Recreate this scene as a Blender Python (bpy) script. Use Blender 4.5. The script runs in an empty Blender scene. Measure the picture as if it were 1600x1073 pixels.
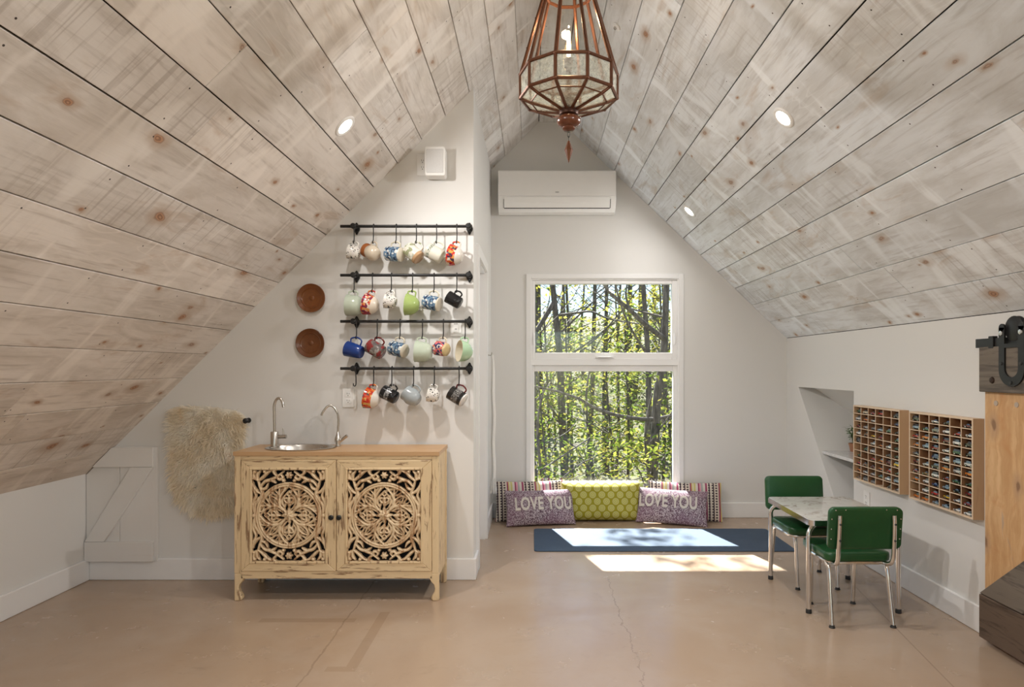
import bpy, bmesh, math, random
import numpy as np
from mathutils import Vector, Matrix, Euler

random.seed(7)
rng = np.random.default_rng(7)
SC = bpy.context.scene
COL = SC.collection
PI = math.pi

# ------------------------------------------------------------------ camera
CAM_H = 1.28
F_PX, VPX, VPY = 1000.0, 834.0, 575.0          # focal length and axis point in the 1600x1073 frame
cd = bpy.data.cameras.new('camera')
cam = bpy.data.objects.new('camera', cd)
COL.objects.link(cam)
cam.location = (0, 0, CAM_H)
cam.rotation_euler = (PI / 2, 0, 0)
cd.sensor_width = 36.0
cd.lens = 36.0 * F_PX / 1600.0
cd.shift_x = (800.0 - VPX) / 1600.0
cd.shift_y = (VPY - 536.5) / 1600.0
cd.clip_start = 0.05
cd.clip_end = 300
SC.camera = cam

def P(px, py, Y):
    """point at depth Y seen at a pixel"""
    return Vector(((px - VPX) / F_PX * Y, Y, CAM_H - (py - VPY) / F_PX * Y))

# ------------------------------------------------------------------ light and exposure
SUN_DIR = Vector((0.225, -0.79, -1.0)).normalized()
world = bpy.data.worlds.new('world')
SC.world = world
world.use_nodes = True
wn = world.node_tree
for n in list(wn.nodes):
    wn.nodes.remove(n)
wo = wn.nodes.new('ShaderNodeOutputWorld')
wb = wn.nodes.new('ShaderNodeBackground')
sky = wn.nodes.new('ShaderNodeTexSky')
sky.sky_type = 'NISHITA'
sky.sun_disc = False
sky.sun_elevation = math.asin(-SUN_DIR.z)
sky.sun_rotation = math.atan2(-SUN_DIR.x, -SUN_DIR.y)
sky.air_density = 1.0
sky.dust_density = 0.4
sky.altitude = 200
wb.inputs['Strength'].default_value = 0.19
wn.links.new(sky.outputs[0], wb.inputs['Color'])
wn.links.new(wb.outputs[0], wo.inputs['Surface'])

sl = bpy.data.lights.new('sun', 'SUN')
sl.energy = 26.0
sl.angle = math.radians(0.6)
sl.color = (1.0, 0.97, 0.93)
so = bpy.data.objects.new('sun', sl)
COL.objects.link(so)
so.rotation_euler = SUN_DIR.to_track_quat('-Z', 'Y').to_euler()
so.location = (-3, 14, 16)

CAN_WATT = 13.5
SC.view_settings.view_transform = 'Standard'
SC.view_settings.look = 'None'
SC.view_settings.exposure = 0.32
SC.view_settings.gamma = 1.0
SC.view_settings.use_curve_mapping = False
SC.cycles.use_denoising = True
SC.cycles.max_bounces = 10
SC.cycles.diffuse_bounces = 6
SC.cycles.glossy_bounces = 4
SC.cycles.transmission_bounces = 6
SC.cycles.transparent_max_bounces = 12
SC.cycles.sample_clamp_indirect = 6.0
SC.cycles.caustics_reflective = False
SC.cycles.caustics_refractive = False

# ------------------------------------------------------------------ object helpers
def tag(o, label=None, cat=None, group=None, kind=None):
    if label: o['label'] = label
    if cat: o['category'] = cat
    if group: o['group'] = group
    if kind: o['kind'] = kind
    return o

def empty(name, loc, label, cat, group=None, rz=0.0):
    o = bpy.data.objects.new(name, None)
    COL.objects.link(o)
    o.location = loc
    o.rotation_euler = (0, 0, rz)
    o.empty_display_size = 0.05
    return tag(o, label, cat, group)

def link(name, me, parent=None, loc=None, rot=None):
    o = bpy.data.objects.new(name, me)
    COL.objects.link(o)
    if parent is not None: o.parent = parent
    if loc is not None: o.location = loc
    if rot is not None: o.rotation_euler = rot
    return o

def copy_tree(o, parent=None):
    c = o.copy()
    COL.objects.link(c)
    c.parent = parent
    for ch in list(o.children):
        copy_tree(ch, c)
    return c

def catmull(pts, n=6, closed=False):
    pts = [Vector(p) for p in pts]
    out = []
    L = len(pts)
    rngi = range(L if closed else L - 1)
    for i in rngi:
        p0 = pts[(i - 1) % L] if (closed or i > 0) else pts[i] * 2 - pts[i + 1]
        p1 = pts[i]
        p2 = pts[(i + 1) % L]
        p3 = pts[(i + 2) % L] if (closed or i + 2 < L) else p2 * 2 - p1
        for k in range(n):
            t = k / n
            out.append(0.5 * ((2 * p1) + (-p0 + p2) * t + (2 * p0 - 5 * p1 + 4 * p2 - p3) * t * t
                              + (-p0 + 3 * p1 - 3 * p2 + p3) * t ** 3))
    if not closed:
        out.append(pts[-1].copy())
    return out

class MB:
    """collects faces; build() links them as ONE mesh object"""
    def __init__(s):
        s.v = []; s.f = []; s.m = []
    def add(s, vs, fs, m=0):
        b = len(s.v)
        s.v.extend([tuple(p) for p in vs])
        for f in fs:
            s.f.append(tuple(b + i for i in f)); s.m.append(m)
        return s
    def box(s, x0, x1, y0, y1, z0, z1, m=0, mat=None):
        vs = [Vector((x, y, z)) for z in (z0, z1) for y in (y0, y1) for x in (x0, x1)]
        if mat is not None: vs = [mat @ p for p in vs]
        return s.add(vs, [(0, 2, 3, 1), (4, 5, 7, 6), (0, 1, 5, 4), (2, 6, 7, 3), (0, 4, 6, 2), (1, 3, 7, 5)], m)
    def prism(s, poly, a, b, axis='y', m=0):
        """2-D polygon extruded along an axis: 'y' poly=(x,z), 'x' poly=(y,z), 'z' poly=(x,y)"""
        def mk(p, t):
            return {'y': (p[0], t, p[1]), 'x': (t, p[0], p[1]), 'z': (p[0], p[1], t)}[axis]
        n = len(poly)
        vs = [mk(p, a) for p in poly] + [mk(p, b) for p in poly]
        fs = [tuple(range(n - 1, -1, -1)), tuple(range(n, 2 * n))]
        fs += [(i, (i + 1) % n, n + (i + 1) % n, n + i) for i in range(n)]
        return s.add(vs, fs, m)
    def tube(s, pts, r, n=8, m=0, closed=False, caps=True):
        pts = [Vector(p) for p in pts]
        L = len(pts)
        rad = r if isinstance(r, (list, tuple)) else [r] * L
        T = []
        for i in range(L):
            if closed: t = pts[(i + 1) % L] - pts[i - 1]
            else: t = pts[min(i + 1, L - 1)] - pts[max(i - 1, 0)]
            T.append(t.normalized() if t.length > 1e-9 else Vector((0, 0, 1)))
        u = T[0].orthogonal().normalized()
        vs = []
        for i in range(L):
            u = u - T[i] * u.dot(T[i])
            u = u.normalized() if u.length > 1e-6 else T[i].orthogonal().normalized()
            w = T[i].cross(u)
            for k in range(n):
                a = 2 * PI * k / n
                vs.append(pts[i] + (u * math.cos(a) + w * math.sin(a)) * rad[i])
        fs = []
        for i in range(L if closed else L - 1):
            j = (i + 1) % L
            for k in range(n):
                l = (k + 1) % n
                fs.append((i * n + k, i * n + l, j * n + l, j * n + k))
        if caps and not closed:
            fs.append(tuple(range(n - 1, -1, -1)))
            fs.append(tuple(range((L - 1) * n, L * n)))
        return s.add(vs, fs, m)
    def lathe(s, prof, n=24, m=0, mat=None, ms=None):
        """profile (r, z) turned about local z"""
        vs = []; idx = []
        for r, z in prof:
            if r < 1e-6:
                idx.append([len(vs)]); vs.append(Vector((0, 0, z)))
            else:
                idx.append(list(range(len(vs), len(vs) + n)))
                vs += [Vector((r * math.cos(2 * PI * k / n), r * math.sin(2 * PI * k / n), z)) for k in range(n)]
        if mat is not None: vs = [mat @ p for p in vs]
        for i in range(len(prof) - 1):
            A, B = idx[i], idx[i + 1]
            fs = []
            for k in range(n):
                l = (k + 1) % n
                if len(A) == 1 and len(B) == 1: continue
                if len(A) == 1: fs.append((A[0], B[l], B[k]))
                elif len(B) == 1: fs.append((A[k], A[l], B[0]))
                else: fs.append((A[k], A[l], B[l], B[k]))
            if i == 0:
                base = len(s.v)
                s.v.extend([tuple(p) for p in vs])
            for f in fs:
                s.f.append(tuple(base + q for q in f)); s.m.append(ms[i] if ms else m)
        return s
    def ball(s, c, r, n=8, m=0, sc=(1, 1, 1)):
        prof = [(math.sin(PI * i / n) * r, -math.cos(PI * i / n) * r) for i in range(n + 1)]
        prof[0] = (0, -r); prof[-1] = (0, r)
        return s.lathe(prof, max(6, n + 2), m, Matrix.Translation(c) @ Matrix.Diagonal((sc[0], sc[1], sc[2], 1)))
    def mesh(s, name, mats, smooth=None, bevel=0.0, seg=1):
        me = bpy.data.meshes.new(name)
        me.from_pydata(s.v, [], s.f)
        for mt in (mats if isinstance(mats, (list, tuple)) else [mats]):
            me.materials.append(mt)
        me.polygons.foreach_set('material_index', s.m)
        bm = bmesh.new(); bm.from_mesh(me)
        bmesh.ops.recalc_face_normals(bm, faces=bm.faces)
        if bevel > 0:
            es = [e for e in bm.edges if len(e.link_faces) == 2 and e.calc_face_angle(0) > 0.6]
            bmesh.ops.bevel(bm, geom=es, offset=bevel, segments=seg, affect='EDGES', profile=0.5, clamp_overlap=True)
        bm.to_mesh(me); bm.free()
        if smooth is not None:
            me.polygons.foreach_set('use_smooth', [True] * len(me.polygons))
            me.set_sharp_from_angle(angle=math.radians(smooth))
        me.update()
        return me
    def build(s, name, mats, parent=None, loc=None, rot=None, smooth=None, bevel=0.0, seg=1):
        return link(name, s.mesh(name, mats, smooth, bevel, seg), parent, loc, rot)

def rrect(x0, x1, y0, y1, r, n=4):
    out = []
    for cx, cy, a0 in ((x1 - r, y1 - r, 0), (x0 + r, y1 - r, 90), (x0 + r, y0 + r, 180), (x1 - r, y0 + r, 270)):
        for k in range(n + 1):
            a = math.radians(a0 + 90 * k / n)
            out.append((cx + r * math.cos(a), cy + r * math.sin(a)))
    return out

# ------------------------------------------------------------------ material helpers
def sock(nt, s, v):
    if isinstance(v, bpy.types.NodeSocket): nt.links.new(v, s)
    elif isinstance(v, (tuple, list)) and len(v) == 3 and len(s.default_value) == 4: s.default_value = (*v, 1)
    else: s.default_value = v

def nd(nt, t, ins=None, **props):
    n = nt.nodes.new(t)
    for k, v in props.items(): setattr(n, k, v)
    for k, v in (ins or {}).items(): sock(nt, n.inputs[k], v)
    return n

def mth(nt, op, a, b=None, c=None, clamp=False):
    n = nt.nodes.new('ShaderNodeMath'); n.operation = op; n.use_clamp = clamp
    for i, v in enumerate((a, b, c)):
        if v is not None: sock(nt, n.inputs[i], v)
    return n.outputs[0]

def mixc(nt, f, a, b, mode='MIX'):
    n = nt.nodes.new('ShaderNodeMix'); n.data_type = 'RGBA'; n.blend_type = mode
    sock(nt, n.inputs[0], f); sock(nt, n.inputs[6], a); sock(nt, n.inputs[7], b)
    return n.outputs[2]

def sstep(nt, v, lo, hi, a=0.0, b=1.0):
    n = nt.nodes.new('ShaderNodeMapRange'); n.interpolation_type = 'SMOOTHSTEP'
    sock(nt, n.inputs[0], v); sock(nt, n.inputs[1], lo); sock(nt, n.inputs[2], hi)
    sock(nt, n.inputs[3], a); sock(nt, n.inputs[4], b)
    return n.outputs[0]

def coords(nt, kind='Object', scale=(1, 1, 1), loc=(0, 0, 0), vec=None):
    if vec is None: vec = nd(nt, 'ShaderNodeTexCoord').outputs[kind]
    return nd(nt, 'ShaderNodeMapping', {'Vector': vec, 'Scale': scale, 'Location': loc}).outputs[0]

def noise(nt, vec, scale=5, detail=3, rough=0.5, dist=0.0):
    return nd(nt, 'ShaderNodeTexNoise', {'Vector': vec, 'Scale': scale, 'Detail': detail, 'Roughness': rough,
                                         'Distortion': dist}).outputs[0]

def new_mat(name):
    m = bpy.data.materials.new(name)
    m.use_nodes = True
    nt = m.node_tree
    return m, nt, nt.nodes['Principled BSDF']

def bump(nt, bs, h, strength=0.2, dist=0.01):
    b = nd(nt, 'ShaderNodeBump', {'Height': h, 'Strength': strength, 'Distance': dist})
    nt.links.new(b.outputs[0], bs.inputs['Normal'])

def plain(name, col, rough=0.5, metal=0.0, nz=0.06, nscale=20, bmp=0.0, coat=0.0, **kw):
    m, nt, bs = new_mat(name)
    v = coords(nt)
    f = noise(nt, v, nscale, 3)
    dark = tuple(c * (1 - nz * 2) for c in col)
    lite = tuple(min(1, c * (1 + nz)) for c in col)
    sock(nt, bs.inputs['Base Color'], mixc(nt, f, dark, lite))
    bs.inputs['Roughness'].default_value = rough
    bs.inputs['Metallic'].default_value = metal
    if coat: bs.inputs['Coat Weight'].default_value = coat
    for k, x in kw.items(): sock(nt, bs.inputs[k.replace('_', ' ')], x)
    if bmp: bump(nt, bs, f, bmp, 0.004)
    return m

def emit(name, col, strength):
    m, nt, bs = new_mat(name)
    bs.inputs['Base Color'].default_value = (*col, 1)
    bs.inputs['Emission Color'].default_value = (*col, 1)
    bs.inputs['Emission Strength'].default_value = strength
    return m

def streaked(name, base, dark, lite, along='x', scale=1.0, amount=0.5, rough=0.55, lo=0.55, hi=0.7, bmp=0.15):
    """wood or worn paint with streaks along one axis of the object"""
    m, nt, bs = new_mat(name)
    k = {'x': (3, 30, 30), 'y': (30, 3, 30), 'z': (30, 30, 3)}[along]
    k = tuple(q * scale for q in k)
    oi = nd(nt, 'ShaderNodeObjectInfo')
    off = nd(nt, 'ShaderNodeVectorMath', {0: nd(nt, 'ShaderNodeTexCoord').outputs['Object'],
                                          1: nd(nt, 'ShaderNodeCombineXYZ', {0: mth(nt, 'MULTIPLY', oi.outputs['Random'], 31.0),
                                                                            1: mth(nt, 'MULTIPLY', oi.outputs['Random'], 17.0), 2: 0.0}).outputs[0]},
             operation='ADD').outputs[0]
    g = noise(nt, coords(nt, vec=off, scale=k), 1.0, 6, 0.65, 0.6)
    g2 = noise(nt, coords(nt, vec=off, scale=tuple(q * 0.25 for q in k)), 1.0, 4, 0.6, 0.4)
    c = mixc(nt, g2, base, lite)
    c = mixc(nt, mth(nt, 'MULTIPLY', sstep(nt, g, lo, hi), amount), c, dark)
    sock(nt, bs.inputs['Base Color'], c)
    bs.inputs['Roughness'].default_value = rough
    bump(nt, bs, g, bmp, 0.003)
    return m

# ------------------------------------------------------------------ common materials
def wall_paint(name, col):
    m, nt, bs = new_mat(name)
    v = coords(nt)
    n1 = noise(nt, v, 0.9, 2)
    sock(nt, bs.inputs['Base Color'], mixc(nt, n1, tuple(c * 0.985 for c in col), col))
    bs.inputs['Roughness'].default_value = 0.6
    bump(nt, bs, noise(nt, v, 260, 2), 0.04, 0.002)
    return m

M = {}
M['wall'] = wall_paint('wall paint', (0.735, 0.73, 0.715))
M['trim'] = plain('white trim paint', (0.82, 0.82, 0.82), 0.35, nz=0.01)
M['vinyl'] = plain('white vinyl frame', (0.86, 0.86, 0.86), 0.3, nz=0.01)
M['white_plastic'] = plain('white plastic', (0.83, 0.83, 0.82), 0.35, nz=0.01)
M['grey_plastic'] = plain('grey plastic', (0.42, 0.42, 0.42), 0.5, nz=0.02)
M['dark_slot'] = plain('dark slot', (0.03, 0.03, 0.03), 0.6)
M['black_iron'] = plain('black iron', (0.018, 0.018, 0.018), 0.42, 0.3, nz=0.1, nscale=80)
M['black_rubber'] = plain('black rubber', (0.02, 0.02, 0.02), 0.6)
M['chrome'] = plain('chrome', (0.78, 0.77, 0.75), 0.12, 1.0, nz=0.02)
M['steel'] = plain('brushed steel', (0.6, 0.57, 0.53), 0.26, 1.0, nz=0.06, nscale=60)
M['soft_white'] = plain('white cotton', (0.82, 0.81, 0.78), 0.9, nz=0.05, nscale=120)

def glass_mat(name, tint=(1, 1, 1), rough=0.0, refl=1.0, milk=0.0, bmp=0.0):
    m, nt, bs = new_mat(name)
    out = nt.nodes['Material Output']
    nt.nodes.remove(bs)
    tr = nd(nt, 'ShaderNodeBsdfTransparent', {'Color': tint})
    gl = nd(nt, 'ShaderNodeBsdfGlossy', {'Color': (1, 1, 1), 'Roughness': rough})
    lw = nd(nt, 'ShaderNodeLayerWeight', {'Blend': 0.5})
    if bmp:
        b = nd(nt, 'ShaderNodeBump', {'Height': noise(nt, coords(nt), 75, 3), 'Strength': bmp, 'Distance': 0.01})
        nt.links.new(b.outputs[0], gl.inputs['Normal'])
        nt.links.new(b.outputs[0], lw.inputs['Normal'])
    mx = nd(nt, 'ShaderNodeMixShader', {0: mth(nt, 'MULTIPLY', mth(nt, 'ADD', mth(nt, 'MULTIPLY', mth(nt, 'POWER', lw.outputs['Facing'], 5.0), 0.9), 0.04), refl), 1: tr.outputs[0], 2: gl.outputs[0]})
    last = mx.outputs[0]
    if milk:
        df = nd(nt, 'ShaderNodeBsdfDiffuse', {'Color': (0.75, 0.8, 0.76)})
        tl = nd(nt, 'ShaderNodeBsdfTranslucent', {'Color': (0.75, 0.8, 0.76)})
        d2 = nd(nt, 'ShaderNodeMixShader', {0: 0.5, 1: df.outputs[0], 2: tl.outputs[0]})
        f = mth(nt, 'MULTIPLY', sstep(nt, noise(nt, coords(nt), 60, 4, 0.7), 0.35, 0.7, 0.55, 1.0), milk)
        last = nd(nt, 'ShaderNodeMixShader', {0: f, 1: last, 2: d2.outputs[0]}).outputs[0]
    nt.links.new(last, out.inputs['Surface'])
    return m
M['pane'] = glass_mat('window glass', (0.97, 0.985, 0.98))
M['clear_pane'] = glass_mat('clear lantern glass', (0.96, 0.97, 0.96))
M['seeded_pane'] = glass_mat('seeded lantern glass', (0.9, 0.95, 0.92), 0.1, 1.0, 0.5, 0.5)
# ------------------------------------------------------------------ the room
XL, XR = -2.70, 2.165          # knee walls
ZL, ZR = 0.64, 1.535           # their heights
YB, YM, YF = 5.486, 3.879, -2.4  # back wall, partition with the mugs, wall behind the camera
XA = -0.365                    # side wall of the alcove
RX0, RX1, RZ = 0.045, 0.241, 3.385
SR = (RZ - ZR) / (XR - RX1)    # right slope
def zl(x): return ZL + (x - XL)
def zr(x): return ZR + (XR - x) * SR

# --- concrete floor
def floor_mat():
    m, nt, bs = new_mat('stained concrete')
    v = coords(nt)
    a = noise(nt, v, 0.7, 4, 0.6, 0.5)
    b = noise(nt, v, 5, 6, 0.62, 0.3)
    c = noise(nt, v, 40, 3)
    col = mixc(nt, sstep(nt, a, 0.3, 0.7), (0.37, 0.262, 0.178), (0.44, 0.333, 0.245))
    col = mixc(nt, mth(nt, 'MULTIPLY', sstep(nt, noise(nt, v, 2.6, 4, 0.55, 0.4), 0.4, 0.72), 0.4), col, (0.45, 0.365, 0.29))
    col = mixc(nt, mth(nt, 'MULTIPLY', sstep(nt, b, 0.55, 0.85), 0.2), col, (0.46, 0.375, 0.3))
    col = mixc(nt, mth(nt, 'MULTIPLY', sstep(nt, noise(nt, v, 2.3, 6, 0.65, 1.2), 0.57, 0.7), 0.3), col, (0.29, 0.215, 0.155))
    col = mixc(nt, mth(nt, 'MULTIPLY', sstep(nt, c, 0.55, 0.8), 0.15), col, (0.33, 0.24, 0.16))
    sx = nd(nt, 'ShaderNodeSeparateXYZ', {0: v})
    X, Y = sx.outputs[0], sx.outputs[1]
    wob = mth(nt, 'MULTIPLY', mth(nt, 'SUBTRACT', noise(nt, v, 3.5, 5, 0.7), 0.5), 0.16)
    def line(val, at, w, soft=0.4):
        d = mth(nt, 'ABSOLUTE', mth(nt, 'SUBTRACT', val, at))
        return sstep(nt, d, w * soft, w, 1.0, 0.0)
    def band(val, lo, hi):
        return mth(nt, 'MULTIPLY', mth(nt, 'GREATER_THAN', val, lo), mth(nt, 'LESS_THAN', val, hi))
    # hairline cracks
    cr = mth(nt, 'MAXIMUM', line(mth(nt, 'ADD', X, mth(nt, 'MULTIPLY', wob, 0.4)), -0.955, 0.006),
             line(mth(nt, 'ADD', X, mth(nt, 'MULTIPLY', Y, -0.168)), 1.255, 0.005))
    cr = mth(nt, 'MAXIMUM', cr, mth(nt, 'MULTIPLY', line(mth(nt, 'ADD', X, wob), 0.45, 0.0045), mth(nt, 'LESS_THAN', Y, 3.9)))
    # ghost of old tape
    tp = mth(nt, 'MULTIPLY', band(X, -1.39, -0.905), band(Y, 3.225, 3.275))
    tp = mth(nt, 'MAXIMUM', tp, mth(nt, 'MULTIPLY', band(X, -0.805, -0.755), band(Y, 2.70, 3.36)))
    tp = mth(nt, 'MAXIMUM', tp, mth(nt, 'MULTIPLY', band(X, -0.885, -0.755), band(Y, 2.70, 2.745)))
    col = mixc(nt, mth(nt, 'MULTIPLY', tp, 0.45), col, (0.30, 0.20, 0.125))
    # scuffs near the alcove
    sc = sstep(nt, noise(nt, coords(nt, scale=(2.2, 6, 1)), 2.4, 6, 0.7, 1.6), 0.62, 0.66)
    sc = mth(nt, 'MULTIPLY', sc, sstep(nt, noise(nt, v, 0.9, 2), 0.45, 0.62))
    col = mixc(nt, mth(nt, 'MULTIPLY', sc, 0.3), col, (0.24, 0.17, 0.12))
    col = mixc(nt, mth(nt, 'MULTIPLY', cr, 0.42), col, (0.2, 0.135, 0.09))
    sock(nt, bs.inputs['Base Color'], col)
    sock(nt, bs.inputs['Roughness'], sstep(nt, b, 0.3, 0.75, 0.14, 0.3))
    bs.inputs['Specular IOR Level'].default_value = 0.55
    bump(nt, bs, mth(nt, 'SUBTRACT', b, mth(nt, 'MULTIPLY', cr, 0.6)), 0.05, 0.006)
    return m
fl = MB().box(-3.4, 3.4, YF - 0.2, YB + 0.2, -0.2, 0.0).build('floor', floor_mat())
tag(fl, 'polished tan concrete floor with hairline cracks', kind='structure')

# --- walls
W = MB()
W.prism([(XL - 0.12, 0), (XA, 0), (XA, zl(XA) + 0.015), (XL - 0.12, zl(XL - 0.12) + 0.015)], YM, YM + 0.12, 'y')
tag(W.build('wall_partition', M['wall']), 'light grey partition wall with the mug rails', kind='structure')

W = MB()                                            # alcove side wall with its doorway
DY0, DY1, DZ = 4.13, 4.80, 2.0
for y0, y1, z0, z1 in ((YM + 0.12, DY0, 0, 0), (DY1, YB, 0, 0), (DY0, DY1, DZ, 0)):
    W.prism([(XA - 0.12, z0), (XA, z0), (XA, zl(XA) + 0.015), (XA - 0.12, zl(XA - 0.12) + 0.015)], y0, y1, 'y')
tag(W.build('wall_alcove', M['wall']), 'narrow white side wall of the alcove with a doorway', kind='structure')

WX0, WX1, WZ0, WZ1 = -0.035, 1.255, 0.14, 2.055      # window opening
W = MB()
ze = 0.012
W.prism([(XL - 0.12, 0), (WX0, 0), (WX0, zl(WX0) + ze), (XL - 0.12, zl(XL - 0.12) + ze)], YB, YB + 0.18)
W.prism([(WX1, 0), (XR + 0.12, 0), (XR + 0.12, zr(XR + 0.12) + ze), (WX1, zr(WX1) + ze)], YB, YB + 0.18)
W.prism([(WX0, 0), (WX1, 0), (WX1, WZ0), (WX0, WZ0)], YB, YB + 0.18)
W.prism([(WX0, WZ1), (WX1, WZ1), (WX1, zr(WX1) + ze), (RX1, RZ + ze), (RX0, RZ + ze), (WX0, zl(WX0) + ze)], YB, YB + 0.18)
tag(W.build('wall_back', M['wall']), 'off-white gable wall around the tall window', kind='structure')

tag(MB().box(XL - 0.12, XL, YF, YB, 0, ZL + 0.02).build('wall_left', M['wall']), 'low left knee wall', kind='structure')

NY0, NY1, NZ = 4.33, 5.234, 1.126                    # niche opening in the right knee wall
NB = [(NY0, 0.13), (4.438, 0.13), (NY1, NZ), (NY0, NZ)]
W = MB()
W.prism([(YF, 0), (NY0, 0), (NY0, ZR), (YF, ZR)], XR, XR + 0.12, 'x')
W.prism([(NY0, NZ), (YB, NZ), (YB, ZR), (NY0, ZR)], XR, XR + 0.12, 'x')
W.prism([(NY0, 0), (YB, 0), (YB, NZ), (NY1, NZ), (4.438, 0.13), (NY0, 0.13)], XR, XR + 0.12, 'x')
wr = tag(W.build('wall_right', M['wall']), 'off-white right knee wall with a slanted niche', kind='structure')
N = MB()                                             # niche lining behind the opening
def nslope(x): return NZ - 0.85 * (x - XR - 0.12)
x0, x1, x2 = XR + 0.118, XR + 0.12, 3.02
zb = nslope(x2)
N.add([(x0, 4.438, 0.13), (x0, NY1, NZ), (x2, NY1 - 0.8 * (NZ - zb), zb), (x2, 4.438, 0.13)], [(0, 1, 2, 3)])
N.add([(x0, NY0, 0.13), (x0, NY0, NZ), (x2, NY0, zb), (x2, NY0, 0.13)], [(0, 1, 2, 3)])
N.add([(x0, NY0, NZ), (x0, NY1, NZ), (x2, NY1 - 0.8 * (NZ - zb), zb), (x2, NY0, zb)], [(0, 1, 2, 3)])
N.add([(x0, NY0, 0.13), (x0, 4.438, 0.13), (x2, 4.438, 0.13), (x2, NY0, 0.13)], [(0, 1, 2, 3)])
N.add([(x2, NY0, 0.13), (x2, 4.438, 0.13), (x2, NY1 - 0.8 * (NZ - zb), zb), (x2, NY0, zb)], [(0, 1, 2, 3)])
N.build('niche_lining', M['wall'], wr)

# gable wall behind the camera with a big opening for the added window
BWX0, BWX1, BWZ0, BWZ1 = -1.25, 1.5, 0.12, 2.1
W = MB()
W.prism([(XL - 0.12, 0), (BWX0, 0), (BWX0, zl(BWX0) + ze), (XL - 0.12, zl(XL - 0.12) + ze)], YF - 0.15, YF)
W.prism([(BWX1, 0), (XR + 0.12, 0), (XR + 0.12, zr(XR + 0.12) + ze), (BWX1, zr(BWX1) + ze)], YF - 0.15, YF)
W.prism([(BWX0, 0), (BWX1, 0), (BWX1, BWZ0), (BWX0, BWZ0)], YF - 0.15, YF)
W.prism([(BWX0, BWZ1), (BWX1, BWZ1), (BWX1, zr(BWX1) + ze), (RX1, RZ + ze), (RX0, RZ + ze), (BWX0, zl(BWX0) + ze)], YF - 0.15, YF)
tag(W.build('wall_front', M['wall']), 'gable wall opposite the tall window', kind='structure')

# --- baseboards
def baseboard(name, poly_fn):
    b = MB(); poly_fn(b)
    tag(b.build(name, M['trim'], bevel=0.004), 'white painted baseboard', kind='structure')
BH, BT = 0.13, 0.016
baseboard('baseboard_partition', lambda b: b.box(XL + BT, XA + BT, YM - BT, YM, 0, BH))
baseboard('baseboard_left', lambda b: b.box(XL, XL + BT, YF, YM, 0, BH))
baseboard('baseboard_right', lambda b: b.box(XR - BT, XR, YF, YB, 0, BH))
baseboard('baseboard_back', lambda b: b.box(XA + BT, XR - BT, YB - BT, YB, 0, BH))
baseboard('baseboard_alcove', lambda b: (b.box(XA, XA + BT, YM, DY0 - 0.075, 0, BH), b.box(XA, XA + BT, DY1 + 0.075, YB - BT, 0, BH)))

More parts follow.
